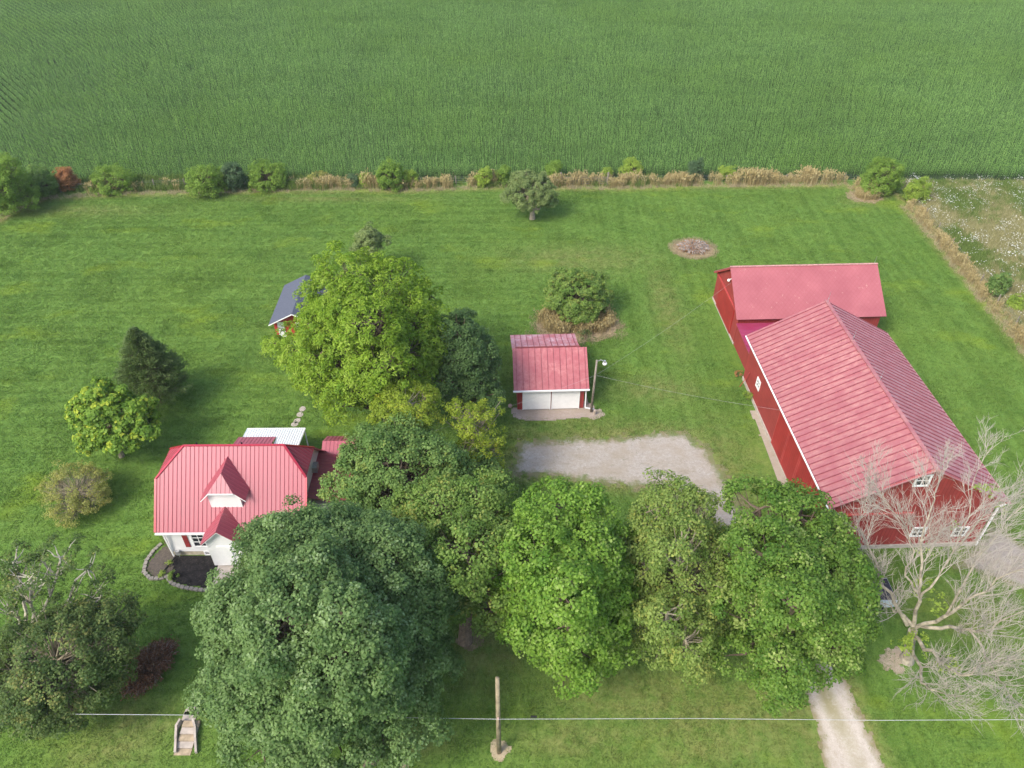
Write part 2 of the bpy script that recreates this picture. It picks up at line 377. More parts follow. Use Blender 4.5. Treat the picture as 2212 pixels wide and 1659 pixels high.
a_ = dv.data.attributes.new('mid', 'FLOAT', 'POINT'); a_.data.foreach_set('value', (np.clip(1.3 - q / .6, 0, 1) * (.35 + .65 * fade)).astype(np.float32))

# wildflower meadow on the right
MEADOW = Mat('meadow ground', .95, .1)
MEADOW.col(MEADOW.mix(MEADOW.ramp(MEADOW.noise(.25, 4, .6), [(.4, 0.0), (.6, 1.0)]), MEADOW.ramp(MEADOW.noise(2, 4), [(.3, (.22, .22, .09)), (.7, (.32, .31, .15))]), MEADOW.ramp(MEADOW.noise(2, 4), [(.3, (.17, .19, .06)), (.7, (.25, .27, .10))])))
patch('meadow', FIELD_R, MEADOW.m, z=.01, st=1.0, wob=.6)
# soil under the corn
CSOIL = plain('corn field soil', (.03, .05, .02), .95, .1, .3, 2)
cf = np.vstack([FIELD_EDGE, [[200, 260], [-200, 260]]])
mb = MB(); mb.add([(a[0], a[1], .006) for a in cf], [tuple(range(len(cf)))]); tag(mb.build('corn_field_soil', CSOIL), kind='structure')

# ------------------------------------------------------------------ scattering (stuff only)
def scatter(name, pts, rot, scl, var, sources, attrs, label, cat, tilt=None):
    n = len(pts); me = bpy.data.meshes.new(name); me.vertices.add(n); me.vertices.foreach_set('co', np.asarray(pts, np.float32).ravel())
    for k, a in (('rot', rot), ('scl', scl)): me.attributes.new(k, 'FLOAT', 'POINT').data.foreach_set('value', np.asarray(a, np.float32))
    me.attributes.new('vid', 'INT', 'POINT').data.foreach_set('value', np.asarray(var, np.int32))
    for k, a in attrs.items(): me.attributes.new(k, 'FLOAT', 'POINT').data.foreach_set('value', np.asarray(a, np.float32))
    o = bpy.data.objects.new(name, me); C.objects.link(o); tag(o, label, cat, kind='stuff')
    ng = bpy.data.node_groups.new(name + ' scatter', 'GeometryNodeTree')
    ng.interface.new_socket('Geometry', in_out='INPUT', socket_type='NodeSocketGeometry'); ng.interface.new_socket('Geometry', in_out='OUTPUT', socket_type='NodeSocketGeometry')
    N = ng.nodes; L = ng.links; gi = N.new('NodeGroupInput'); go = N.new('NodeGroupOutput')
    iop = N.new('GeometryNodeInstanceOnPoints'); jn = N.new('GeometryNodeJoinGeometry')
    for so in reversed(sources):
        oi = N.new('GeometryNodeObjectInfo'); oi.inputs['Object'].default_value = so; oi.inputs['As Instance'].default_value = True; L.new(oi.outputs['Geometry'], jn.inputs[0])
    mp = N.new('GeometryNodeMeshToPoints'); L.new(gi.outputs[0], mp.inputs[0]); L.new(mp.outputs[0], iop.inputs['Points'])
    L.new(jn.outputs[0], iop.inputs['Instance']); iop.inputs['Pick Instance'].default_value = True
    def na(nm, t):
        a = N.new('GeometryNodeInputNamedAttribute'); a.data_type = t; a.inputs['Name'].default_value = nm; return a.outputs['Attribute']
    L.new(na('vid', 'INT'), iop.inputs['Instance Index'])
    cx = N.new('ShaderNodeCombineXYZ'); L.new(na('rot', 'FLOAT'), cx.inputs['Z']); L.new(cx.outputs[0], iop.inputs['Rotation'])
    L.new(na('scl', 'FLOAT'), iop.inputs['Scale']); L.new(iop.outputs[0], go.inputs[0])
    m = o.modifiers.new('scatter', 'NODES'); m.node_group = ng
    return o
def blades(rg, n, spread, hmin, hmax, w, lean=.35, segs=2, droop=.3, base=None):
    """grass-like blades: quads strips"""
    V = []; Q = []; c = 0; tint = []
    for i in range(n):
        if base is None: bx, by = rg.uniform(-spread, spread, 2)
        else: bx, by = base[i]
        h_ = rg.uniform(hmin, hmax); a = rg.uniform(0, 2 * math.pi); l_ = rg.uniform(0, lean) * h_; b = rg.uniform(0, math.pi * 2); tt = rg.random()
        wx, wy = math.cos(b) * w / 2, math.sin(b) * w / 2
        for k in range(segs + 1):
            t = k / segs; ww = 1 - t * .75
            x = bx + math.cos(a) * l_ * t * t; y = by + math.sin(a) * l_ * t * t; z = h_ * (t - droop * t * t * l_ / h_)
            V += [(x - wx * ww, y - wy * ww, z), (x + wx * ww, y + wy * ww, z)]
            if k: Q.append((c + 2 * k - 2, c + 2 * k - 1, c + 2 * k + 1, c + 2 * k)); tint.append(tt)
        c += 2 * segs + 2
    return np.array(V), np.array(Q), np.array(tint)
def src(name, V, Q, mat, tint): return quad_mesh(name, V, Q, mat, {'tint': ('FACE', tint)}, link=False)

# corn
CM = Mat('corn leaves', .5, .32)
_n = CM.noise(.03, 3, .6); _t = CM.attr('tint'); _m = CM.noise(.12, 3, .6, stretch=(.5, 1.5, 1))
_c = CM.ramp(_t, [(0, (.07, .17, .032)), (1, (.28, .47, .125))])
_c = CM.mix(CM.ramp(_n, [(.42, 0.0), (.66, .6)]), _c, (.17, .31, .05))
_c = CM.mix(CM.ramp(CM.noise(.5, 3, .6, stretch=(.05, 1.0, 1)), [(.32, .35), (.46, 0.0)]), _c, (.06, .14, .03))
_c = CM.mix(CM.ramp(_m, [(.3, .3), (.5, 0.0)]), _c, (.06, .15, .03))
_c = CM.mix(CM.ramp(CM.noise(1.1, 3, .7), [(.38, .4), (.52, 0.0)]), _c, (.04, .11, .022)); CM.col(_c); CM.translucent(_c, .25)
def corn_plant(seed):
    rg = np.random.default_rng(seed); V = []; Q = []; T = []; c = 0
    ht = rg.uniform(2.0, 2.4); pl0 = rg.uniform(0, math.pi)
    def strip(P, Wd, side, tt):
        nonlocal c
        for k, (p, w) in enumerate(zip(P, Wd)):
            V.append(p - side * w / 2); V.append(p + side * w / 2)
            if k: Q.append((c + 2 * k - 2, c + 2 * k - 1, c + 2 * k + 1, c + 2 * k)); T.append(tt)
        c += 2 * len(P)
    strip([np.array([0, 0, 0.]), np.array([0, 0, ht * .92])], [.05, .02], np.array([1., 0, 0]), .3)
    for i in range(9):
        z = .35 + i * (ht - .5) / 9; a = pl0 + (i % 2) * math.pi + rg.normal(0, .4); L = rg.uniform(.55, .85) * (1 - .25 * (i / 9)); el = R(rg.uniform(48, 70)) if i < 7 else R(rg.uniform(65, 82))
        d = np.array([math.cos(a), math.sin(a), 0.]); side = np.array([-d[1], d[0], 0]); P = []
        for t in (0, .3, .65, 1.0):
            fall = (1.0 if i < 7 else .5) * t * t * .75 * L
            P.append(np.array([0, 0, z]) + d * math.cos(el) * L * t * (.75) + np.array([0, 0, math.sin(el) * L * t - fall]))
        strip(P, [.05, .10, .085, .012], side, float(np.clip(rg.normal(.45 + .04 * i, .2), 0, 1)))
    return src('corn_plant', np.array(V), np.array(Q), CM.m, np.array(T))
corn_src = [corn_plant(s) for s in range(6)]
def corn_points():
    out = []; sp = .9; st = .19
    # each row keeps a constant distance behind the headland; on the left they swing away from the fence
    def warp(x): u = np.maximum(0, -30 - x); return np.where(u < 55, .010 * u * u, 30.25 + 1.1 * (u - 55)) + .25 * np.sin(x / 9.0)
    def stretch(x): u = np.clip(-30 - x, 0, 55); return np.sqrt(1 + (.02 * u) ** 2) * (1 + .1 * np.clip(u / 25, 0, 1))
    for r in range(-60, 160):
        y0 = 101.6
        x = np.arange(-150, 160, st); x = x + rng.normal(0, .03, len(x))
        y = y0 + r * sp * stretch(x) + warp(x) + rng.normal(0, .03, len(x))
        out.append(np.stack([x, y], 1))
    P = np.vstack(out)
    fy = np.interp(P[:, 0], FIELD_EDGE[:, 0], FIELD_EDGE[:, 1]) + 1.0
    k = (P[:, 1] > fy) & (P[:, 1] < 222) & (np.abs(P[:, 0]) < 14 + P[:, 1] * .66)
    k &= rng.random(len(P)) > .03
    gap = vnoise(P[:, 0], P[:, 1], 2.2, 5) * vnoise(P[:, 0], P[:, 1], 9, 6)
    k &= gap < .80
    return P[k]
cp = corn_points(); n = len(cp)
hv = .88 + .16 * vnoise(cp[:, 0], cp[:, 1], 11, 8) + .1 * vnoise(cp[:, 0], cp[:, 1], 3, 9)
scatter('corn_crop', np.c_[cp, np.zeros(n)], rng.uniform(0, 6.283, n), hv * rng.uniform(.64, .80, n), rng.integers(0, 6, n), corn_src, {}, 'tall green corn crop filling the field behind the fence', 'corn')

# mown grass
def lawn_points():
    st = .42; xs = np.arange(-105, 110, st); ys = np.arange(17, 101, st); X, Y = np.meshgrid(xs, ys); X = X.ravel(); Y = Y.ravel()
    X = X + rng.uniform(-.2, .2, len(X)); Y = Y + rng.uniform(-.2, .2, len(Y))
    k = np.abs(X) < 30 + Y * .52
    lt = LAWN_TOP[:19]; k &= Y < np.interp(X, lt[:, 0], lt[:, 1]) - .3
    e = G(1962, 455); e2 = G(2330, 900)
    k &= ~((X > e[0] + (e[1] - Y) * (e2[0] - e[0]) / (e[1] - e2[1]) - .3) & (Y < e[1] + 2))
    X, Y = X[k], Y[k]; k = np.ones(len(X), bool)
    for p in (PARKING, DRIVE, YARD_R):
        s_ = np.where(inside(p, X, Y), 1, -1) * edge_dist(p, X, Y); k &= (s_ < rng.exponential(.25, len(X)) - .1)
    k &= ~inside(GARAGE_PAD, X, Y)
    for fr, x0, x1, y0, y1 in ((FB, 24.2, 36.7, 35.4, 70.4), (FB, 25, 39.6, 61.5, 70.4), (FB, 2.4, 8.8, 52.2, 60.9), (FH, -25, -14.8, 36, 44.2), (FB, 22.7, 24.6, 35.3, 47.2)):
        lx = X * fr.c + Y * fr.s; ly = -X * fr.s + Y * fr.c; k &= ~((lx > x0) & (lx < x1) & (ly > y0) & (ly < y1))
    return X[k], Y[k]
X, Y = lawn_points()
for ex in ():
    pass
tufts = []
for s in range(5):
    V, Q, T = blades(np.random.default_rng(50 + s), 46, .3, .04, .11, .034, .9, 1); tufts.append(src('grass_tuft', V, Q, TM.m, T))
BEDS = []   # filled below, tested at the end of the build
LAWN_XY = (X, Y)

# ------------------------------------------------------------------ dry weeds and meadow plants
def weed_mat(name, a, b, c=None):
    M = Mat(name, .8, .15); t = M.attr('tint'); n = M.noise(.5, 3)
    col = M.ramp(t, [(0, a), (.8, b)] + ([(1.0, c)] if c else [])); col = M.mix(M.math('MULTIPLY', n, .35), col, a); M.col(col); M.translucent(col, .2); return M.m
DRYM = weed_mat('dry tall grass', (.27, .21, .10), (.50, .41, .19), (.62, .54, .31))
DRYLOW = weed_mat('bleached dead grass', (.30, .25, .14), (.56, .49, .32))
GREENW = weed_mat('green weeds', (.10, .17, .035), (.24, .32, .09))
FLOW = plain('white flower heads', (.75, .76, .68), .8, .2, .08)
def stalks(seed, n, spread, h0, h1, mat, w=.035, lean=.3, head=True):
    rg = np.random.default_rng(seed); V, Q, T = blades(rg, n, spread, h0, h1, w, lean, 2)
    if head:   # plume heads on the stalks
        V2 = []; Q2 = []; c = len(V)
        for i in range(n):
            tip = V[i * 6 + 4:i * 6 + 6].mean(0)
            for k in range(2):
                d = rg.normal(0, .07, 3); a = tip + d; s1 = rg.normal(0, .03, 3); s2 = np.array([rg.normal(0, .02), rg.normal(0, .02), rg.uniform(.05, .12)])
                V2 += [a - s1 - s2, a + s1 - s2, a + s1 + s2, a - s1 + s2]; Q2.append((c, c + 1, c + 2, c + 3)); c += 4
        V = np.vstack([V, V2]); Q = np.vstack([Q, Q2]); T = np.r_[T, rg.uniform(.5, 1, len(Q2))]
    return src('weed_stalks', V, Q, mat, T)
dry_src = [stalks(s, 26, .4, .9, 1.7, DRYM) for s in range(4)]
meadm = weed_mat('wild meadow grass', (.26, .25, .10), (.42, .40, .20), (.50, .47, .28)); mead_src = [stalks(40 + s, 34, .45, .15, .5, meadm, .035, .9, False) for s in range(3)]
low_src = [stalks(20 + s, 34, .4, .15, .5, DRYLOW, .03, .9, False) for s in range(3)]
grn_src = [stalks(30 + s, 34, .4, .4, 1.0, GREENW, .06, .7, False) for s in range(3)]
def band(line, w0, w1, dens):
    """points beside a polyline, w0..w1 metres to its left"""
    out = []
    for a, b in zip(line[:-1], line[1:]):
        d = b - a; L = np.hypot(*d); m = int(L * (w1 - w0) * dens); 
        if m < 1: continue
        nrm = np.array([-d[1], d[0]]) / L; t = rng.random(m); w = rng.uniform(w0, w1, m)
        out.append(a + t[:, None] * d + w[:, None] * nrm)
    return np.vstack(out)
FL = FIELD_EDGE - [0, 2.2]
back = LAWN_TOP[3:16]
bb = band(back, .5, 2.0, 7.0)
xm = bb[:, 0]; xa = G(640, 405)[0]; xb = G(1180, 400)[0]
den = np.clip((xm - xa) / 10, .05, 1) * np.where((xm > G(1212, 400)[0]) & (xm < G(1312, 400)[0]), .65, 1)
bb = bb[rng.random(len(bb)) < den * (.15 + 1.1 * vnoise(xm, bb[:, 1], 1.8, 33) ** 1.5)]
rl = np.array([G(1962, 440)[:2], G(1985, 458)[:2], G(2040, 520)[:2], G(2110, 608)[:2], G(2212, 730)[:2], G(2330, 870)[:2]])
rb = band(rl[::-1], -.1, 1.2, 6.0); rb = rb[rng.random(len(rb)) < .2 + 1.2 * vnoise(rb[:, 0], rb[:, 1], 1.8, 8) ** 1.5] - [0, 0]
isl = []
ic = G(1247, 702)
a = rng.uniform(0, 6.283, 260); r_ = np.sqrt(rng.random(260)); ipts = np.stack([ic[0] + 4.0 * r_ * np.cos(a), ic[1] + 2.6 * r_ * np.sin(a) + .4], 1)
cc = G(1872, 425); a = rng.uniform(0, 6.283, 70); r_ = np.sqrt(rng.random(70)); cpts = np.stack([cc[0] + 1.5 * r_ * np.cos(a), cc[1] + 1.3 * r_ * np.sin(a)], 1)
bp = G(1497, 538)
P = np.vstack([bb, cpts]); m = len(P)
scatter('dry_weeds', np.c_[P, np.zeros(m)], rng.uniform(0, 6.28, m), (.45 + .8 * vnoise(P[:, 0], P[:, 1], 1.6, 71)) * rng.uniform(.8, 1.15, m), rng.integers(0, 4, m), dry_src, {}, 'golden dry weeds standing along the back fence line', 'weeds')
m = len(rb); scatter('dry_weeds', np.c_[rb, np.zeros(m)], rng.uniform(0, 6.28, m), (.35 + .55 * vnoise(rb[:, 0], rb[:, 1], 1.6, 72)) * rng.uniform(.8, 1.15, m), rng.integers(0, 4, m), dry_src, {}, 'golden dry weeds beside the white flowered meadow on the right', 'weeds')
m = len(ipts); scatter('dry_weeds', np.c_[ipts, np.zeros(m)], rng.uniform(0, 6.28, m), rng.uniform(.5, .95, m), rng.integers(0, 4, m), dry_src, {}, 'brown dry weeds round the bush behind the garage', 'weeds')
lb = np.vstack([band(LAWN_TOP[:16], -.1, .9, 7), band(np.array([G(1958, 447)[:2], G(2040, 537)[:2], G(2110, 623)[:2], G(2212, 748)[:2], G(2330, 890)[:2]])[::-1], -.5, .9, 6),
                np.stack([ic[0] + 4.4 * np.cos(np.linspace(0, 6.28, 150)) + rng.normal(0, .4, 150), ic[1] + 2.9 * np.sin(np.linspace(0, 6.28, 150)) + rng.normal(0, .4, 150)], 1),
                np.stack([bp[0] + 2.6 * np.cos(np.linspace(0, 6.28, 110)) + rng.normal(0, .15, 110), bp[1] + 2.3 * np.sin(np.linspace(0, 6.28, 110)) + rng.normal(0, .15, 110)], 1)])
m = len(lb); scatter('dead_grass', np.c_[lb, np.zeros(m)], rng.uniform(0, 6.28, m), rng.uniform(.5, 1.0, m), rng.integers(0, 3, m), low_src, {}, 'bleached dead grass edging the mown lawn', 'grass')
# left half of the field margin is green weeds
gb = np.vstack([band(FIELD_EDGE[1:9], -1.9, 1.2, 11.0)]); gb = gb[rng.random(len(gb)) < np.clip((G(950, 400)[0] - gb[:, 0]) / 25, .22, 1) * (.2 + 1.1 * vnoise(gb[:, 0], gb[:, 1], 2.2, 77))]
m = len(gb); scatter('green_weeds', np.c_[gb, np.zeros(m)], rng.uniform(0, 6.28, m), (.6 + 1.0 * vnoise(gb[:, 0], gb[:, 1], 2.6, 78)) * rng.uniform(.8, 1.1, m), rng.integers(0, 3, m), grn_src, {}, 'rank green weeds between the fence and the corn', 'weeds')
# meadow: tan grass, green weeds, white flower heads
x0, y0 = FIELD_R.min(0); x1, y1 = FIELD_R.max(0)
def in_meadow(n):
    p = np.stack([rng.uniform(x0, min(x1, 100), n), rng.uniform(y0, y1, n)], 1); return p[inside(FIELD_R, p[:, 0], p[:, 1])]
P = in_meadow(34000); gz = vnoise(P[:, 0], P[:, 1], 5, 2); gr_ = gz + .4 * rng.random(len(P)) > .85
ml = P[~gr_]; m = len(ml); scatter('meadow_grass', np.c_[ml, np.zeros(m)], rng.uniform(0, 6.28, m), rng.uniform(.8, 1.6, m), rng.integers(0, 3, m), mead_src, {}, 'tan wild grass filling the meadow on the right', 'grass')
mg = P[gr_]; m = len(mg); scatter('meadow_weeds', np.c_[mg, np.zeros(m)], rng.uniform(0, 6.28, m), rng.uniform(.4, .9, m), rng.integers(0, 3, m), grn_src, {}, 'green broad weeds growing through the meadow', 'weeds')
fl = []
for s in range(3):
    rg = np.random.default_rng(90 + s); V = []; Q = []; c = 0
    for i in range(6):
        a = np.r_[rg.uniform(-.45, .45, 2), rg.uniform(.6, 1.0)]; r = rg.uniform(.025, .05)
        V += [a + (-r, -r, .01), a + (r, -r, 0), a + (r, r, .02), a + (-r, r, 0)]; Q.append((c, c + 1, c + 2, c + 3)); c += 4
    fl.append(src('flower_heads', np.array(V), np.array(Q), FLOW, np.zeros(len(Q))))
P = in_meadow(16000); P = P[rng.random(len(P)) < .05 + .3 * vnoise(P[:, 0], P[:, 1], 5, 12) ** 1.5]
m = len(P); scatter('meadow_flowers', np.c_[P, np.zeros(m)], rng.uniform(0, 6.28, m), rng.uniform(.8, 1.2, m), rng.integers(0, 3, m), fl, {}, 'white flower heads dotted over the meadow', 'flowers')

# ------------------------------------------------------------------ roofs and walls
def roof_sheet(mb, poly, rib=.6, rw=.05, rh=.04, t=.07, first=.3, ribs=True, along=None):
    """polygon in a plane, thickness below, ribs down the slope"""
    A = np.asarray(poly, float); nrm = np.cross(A[1] - A[0], A[2] - A[0]); nrm /= np.linalg.norm(nrm)
    if nrm[2] < 0: A = A[::-1]; nrm = -nrm
    mb.prism(A, -nrm * t)
    if not ribs: return
    down = np.array([nrm[0] * nrm[2], nrm[1] * nrm[2], -(nrm[0] ** 2 + nrm[1] ** 2)]) if along is None else np.asarray(along, float); down /= np.linalg.norm(down)
    side = np.cross(nrm, down); o = A[0]
    u = (A - o) @ side; w = (A - o) @ down; n = len(A)
    x = u.min() + first
    while x < u.max() - .05:
        hit = []
        for i in range(n):
            j = (i + 1) % n
            if (u[i] - x) * (u[j] - x) < 0: hit.append(w[i] + (w[j] - w[i]) * (x - u[i]) / (u[j] - u[i]))
        if len(hit) >= 2:
            a, b = min(hit), max(hit)
            if b - a > .1:
                p = o + side * x + down * (a + .01); q = o + side * x + down * (b - .01)
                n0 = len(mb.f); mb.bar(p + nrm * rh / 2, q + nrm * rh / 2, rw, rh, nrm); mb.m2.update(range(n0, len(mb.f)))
        x += rib
def window(fr, parent, axis, pos, c0, c1, z0, z1, out, cols=2, rows=2, bar=.05, frame=.12, name='window', label=None):
    """axis 'y' = wall facing -Y (out=-1) at y=pos, spanning x c0..c1; axis 'x' = wall at x=pos spanning y c0..c1"""
    def bx(mb, a0, a1, d0, d1, e0, e1):
        lo, hi = sorted((pos + out * d0, pos + out * d1))
        if axis == 'y': mb.box(fr, a0, a1, lo, hi, e0, e1)
        else: mb.box(fr, lo, hi, a0, a1, e0, e1)
    fm = MB(); bx(fm, c0 - frame, c1 + frame, .003, .07, z1, z1 + frame); bx(fm, c0 - frame, c1 + frame, .003, .07, z0 - frame, z0)
    bx(fm, c0 - frame, c0, .003, .068, z0, z1); bx(fm, c1, c1 + frame, .003, .068, z0, z1)
    for i in range(1, cols): x = c0 + (c1 - c0) * i / cols; bx(fm, x - bar / 2, x + bar / 2, .02, .055, z0, z1)
    for i in range(1, rows): z = z0 + (z1 - z0) * i / rows; bx(fm, c0, c1, .021, .052, z - bar / 2, z + bar / 2)
    w = fm.build(name, WHITE, parent)
    if label: w['label'] = label
    g = MB(); bx(g, c0, c1, .004, .018, z0, z1); g.build('pane', DARK, w)
    return w

# ---- big barn
barn = thing('barn', FB(30.5, 46, 0), 'large red barn with a long ribbed faded red gable roof and white windows', 'barn')
bx0, bx1, by0, by1 = 24.5, 36.5, 35.5, 56.0; ez = 5.0; rz = 8.62; cxm = 30.5
mb = MB(); prof = [FB(bx0, by0, .35), FB(bx1, by0, .35), FB(bx1, by0, ez - .05), FB(cxm, by0, rz - .12), FB(bx0, by0, ez - .05)]
mb.prism(prof, FB(0, by1 - by0) ); mb.build('wall', BARNRED, barn)
mb = MB(); mb.box(FB, bx0 - .06, bx1 + .06, by0 - .1, by1 + .06, 0, .36); mb.build('foundation', CONCRETE, barn)
sl = (rz - ez) / (cxm - 24.0)
mbL = MB(); roof_sheet(mbL, [FB(24.0, 35.15, ez), FB(cxm, 35.15, rz), FB(cxm, 56.35, rz), FB(24.0, 56.35, ez)], .59, .07, .06)
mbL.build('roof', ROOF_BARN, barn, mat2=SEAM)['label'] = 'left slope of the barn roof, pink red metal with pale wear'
ROOF_BARN2 = roof_paint('barn roof east metal', (.40, .14, .155), (.50, .29, .30), .42, .9, .9, .6)
mbR = MB(); roof_sheet(mbR, [FB(cxm, 35.15, rz), FB(37.1, 35.15, ez), FB(37.1, 56.35, ez), FB(cxm, 56.35, rz)], .59, .07, .06)
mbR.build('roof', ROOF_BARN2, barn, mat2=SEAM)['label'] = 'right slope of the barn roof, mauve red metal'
mb = MB(); mb.bar(FB(cxm, 35.12, rz + .03), FB(cxm, 56.38, rz + .03), .3, .09); mb.build('ridge_cap', ROOF_BARN, barn)
for x in (23.93, 37.17):
    g = MB(); g.bar(FB(x, 35.2, ez - .09), FB(x, 56.3, ez - .09), .09, .1); g.build('gutter', WHITE if x < 30 else ROOF_BARN2, barn)
for (x, xx) in ((37.12, 36.6), ):
    d = MB(); d.bar(FB(x, 35.35, ez - .12), FB(xx, 35.38, ez - .6), .11); d.bar(FB(xx, 35.38, ez - .6), FB(xx, 35.38, .1), .11); d.build('downspout', WHITE, barn)
d = MB(); d.bar(FB(23.95, 35.3, ez - .12), FB(24.4, 35.38, ez - .6), .11); d.bar(FB(24.4, 35.38, ez - .6), FB(24.4, 35.38, .1), .11); d.build('downspout', WHITE, barn)
# rake boards
for (xa, xb, za, zb) in ((24.05, cxm, ez - .12, rz - .1), (cxm, 37.05, rz - .1, ez - .12)):
    t = MB(); t.bar(FB(xa, 35.3, za), FB(xb, 35.3, zb), .05, .22); t.build('rake_board', TRIMRED, barn)
def Lx(px, py, yy):      # local x,z on the front wall plane y=yy for a drawing point
    best = None
    for z in np.arange(0, 9.5, .05):
        q = FB.inv(G(px, py, z))
        if best is None or abs(q[1] - yy) < best[0]: best = (abs(q[1] - yy), q[0], z)
    return best[1], best[2]
for (px, py, w) in ((1818, 1152, .42), (1896, 1149, .42), (1983, 1148, .42), (2073, 1147, .42)):
    x, z = Lx(px, py, by0); window(FB, barn, 'y', by0, x - w, x + w, z - .4, z + .4, -1, 2, 2, .06, .13)
x, z = Lx(1998, 1027, by0); window(FB, barn, 'y', by0, x - .42, x + .42, min(z, rz - 1.3) - .45, min(z, rz - 1.3) + .45, -1, 2, 2, .06, .14)
window(FB, barn, 'x', bx0, 52.1, 52.7, 2.0, 2.7, -1, 2, 2, .05, .16)
# sliding doors on the left wall and the front track
dm = red_paint('barn door boards', (.33, .03, .028))
for (a, b, z1) in ((36.3, 38.9, 4.2), (38.95, 41.6, 4.2), (41.65, 44.3, 4.2), (44.35, 46.9, 4.2)):
    d = MB(); d.box(FB, bx0 - .10, bx0 - .004, a, b, .3, z1); dd = d.build('door', dm, barn)
    for e in (a + .02, b - .14): t = MB(); t.box(FB, bx0 - .13, bx0 - .104, e, e + .12, .32, z1 - .02); t.build('door_trim', TRIMRED, dd)
d = MB(); d.box(FB, bx0 - .17, bx0 - .004, 35.9, 56, 4.24, 4.36); d.build('door_track', TRIMRED, barn)
d = MB(); d.box(FB, 25.0, 30.6, by0 - .16, by0 - .004, 3.9, 4.02); d.build('door_track', TRIMRED, barn)
d = MB(); d.box(FB, 25.6, 30.2, by0 - .09, by0 - .005, .5, 3.88); d.build('door', BARNRED, barn)
# lightning rods stand on the ridge
for yy in (56.0, 50.2, 44.8):
    r = MB(); r.tube([FB(cxm, yy, rz + .05), FB(cxm + .02, yy, rz + 1.15)], [.018, .01], 5); r.ball(FB(cxm, yy, rz + .45), .045, 8, 5); r.build('lightning_rod', METAL, barn)
# brace board leaning at back left
d = MB(); d.bar(FB(24.4, 54.6, 1.9), G(1598, 835, .03), .1, .05); tag(d.build('leaning_board', TRIMRED, loc=G(1598, 835, 0)), 'red board leaning on the back left corner of the big barn', 'board')
# concrete strip by the doors
strip = pl((1619, 887), (1636, 887), (1662, 940), (1714, 1052), (1745, 1120), (1715, 1110), (1692, 1062), (1668, 1010), (1645, 950), (1632, 915))
cm = gravel_mat('concrete strip surface', (.38, .33, .27), (.47, .42, .35), .1, bite=.25)
patch('concrete_strip', strip, cm, z=.05, st=.2, wob=.12)

# ---- second barn behind
SH = Mat('red shingle', .55, .35)
n1 = SH.noise(.5, 5, .6); vv = SH.noise(1.6, 6, .8)
_c = SH.ramp(n1, [(.3, (.31, .09, .105)), (.7, (.38, .12, .135))])
_c = SH.mix(SH.ramp(SH.noise(2.2, 6, .8), [(.62, 0.0), (.68, .7)]), _c, (.6, .42, .33))
sp = SH.n('ShaderNodeSeparateXYZ'); SH.l(SH.pos(), sp.inputs[0])
d1 = SH.math('FRACT', SH.math('MULTIPLY', SH.math('ADD', sp.outputs[0], sp.outputs[1]), 2.2)); d2 = SH.math('FRACT', SH.math('MULTIPLY', SH.math('SUBTRACT', sp.outputs[0], sp.outputs[1]), 2.2))
gl = SH.math('MAXIMUM', SH.math('LESS_THAN', d1, .1), SH.math('LESS_THAN', d2, .1))
_c = SH.mix(SH.math('MULTIPLY', gl, .28), _c, (.25, .05, .05)); SH.col(_c)
b2 = thing('barn', FB(32, 66, 0), 'red barn with a faded red shingle roof standing crosswise behind the big barn', 'barn')
mb = MB(); mb.prism([FB(25.1, 61.7, .2), FB(25.1, 70.2, .2), FB(25.1, 70.2, 3.4), FB(25.1, 65.95, 6.42), FB(25.1, 61.7, 3.4)], FB(14.4, 0)); mb.build('wall', BARNRED, b2)
mb = MB(); mb.box(FB, 25.04, 39.56, 61.64, 70.26, 0, .22); mb.build('foundation', CONCRETE, b2)
for (y0_, sg, lb_) in ((61.3, 1, 'front slope, pink red shingles with pale worn spots'), (70.6, -1, None)):
    mb = MB(); roof_sheet(mb, [FB(24.75, y0_, 3.28), FB(39.85, y0_, 3.28), FB(39.85, 65.95, 6.55), FB(24.75, 65.95, 6.55)], ribs=False, t=.1)
    o = mb.build('roof', SH.m, b2); 
    if lb_: o['label'] = lb_
mb = MB(); mb.bar(FB(24.72, 65.95, 6.58), FB(39.88, 65.95, 6.58), .22, .06); mb.build('ridge_cap', plain('worn ridge', (.48, .24, .22), .6, .3, .3, 6), b2)
d = MB(); d.box(FB, 25.0, 25.096, 63.2, 68.6, .25, 3.2); d.build('door', dm, b2)
d = MB(); d.box(FB, 24.95, 25.094, 61.8, 70.1, 3.3, 3.42); d.build('door_track', TRIMRED, b2)
for (ya, yb, za, zb) in ((61.4, 65.95, 3.2, 6.4), (65.95, 70.5, 6.4, 3.2)):
    t = MB(); t.bar(FB(24.82, ya, za), FB(24.82, yb, zb), .2, .05, (1, 0, 0)); t.build('rake_board', TRIMRED, b2)
lm = MB(); lm.ball(FB(24.85, 65.9, 5.0), .16, 10, 6); lm.bar(FB(25.1, 65.9, 5.15), FB(24.85, 65.9, 5.1), .06); lm.build('gable_lamp', WHITE, b2)
r = MB(); r.tube([FB(39.5, 65.95, 6.6), FB(39.55, 65.95, 7.4)], [.016, .01], 5); r.build('lightning_rod', METAL, b2)
# linking lean-to
ln = thing('link_shed', FB(28, 59, 0), 'low red shed with a magenta corrugated roof joining the two barns', 'shed')
mb = MB(); mb.box(FB, 25.12, 32, 56.08, 61.62, 0, 2.2); mb.build('wall', BARNRED, ln)
MAG = roof_paint('magenta corrugated metal', (.30, .03, .085), (.4, .1, .2), .3, .3, .5, .9)
mb = MB(); roof_sheet(mb, [FB(24.9, 56.1, 2.36), FB(33, 56.1, 2.36), FB(33, 61.62, 2.62), FB(24.9, 61.62, 2.62)], .22, .06, .04, along=FB(1, 0, 0)); mb.build('roof', MAG, ln)

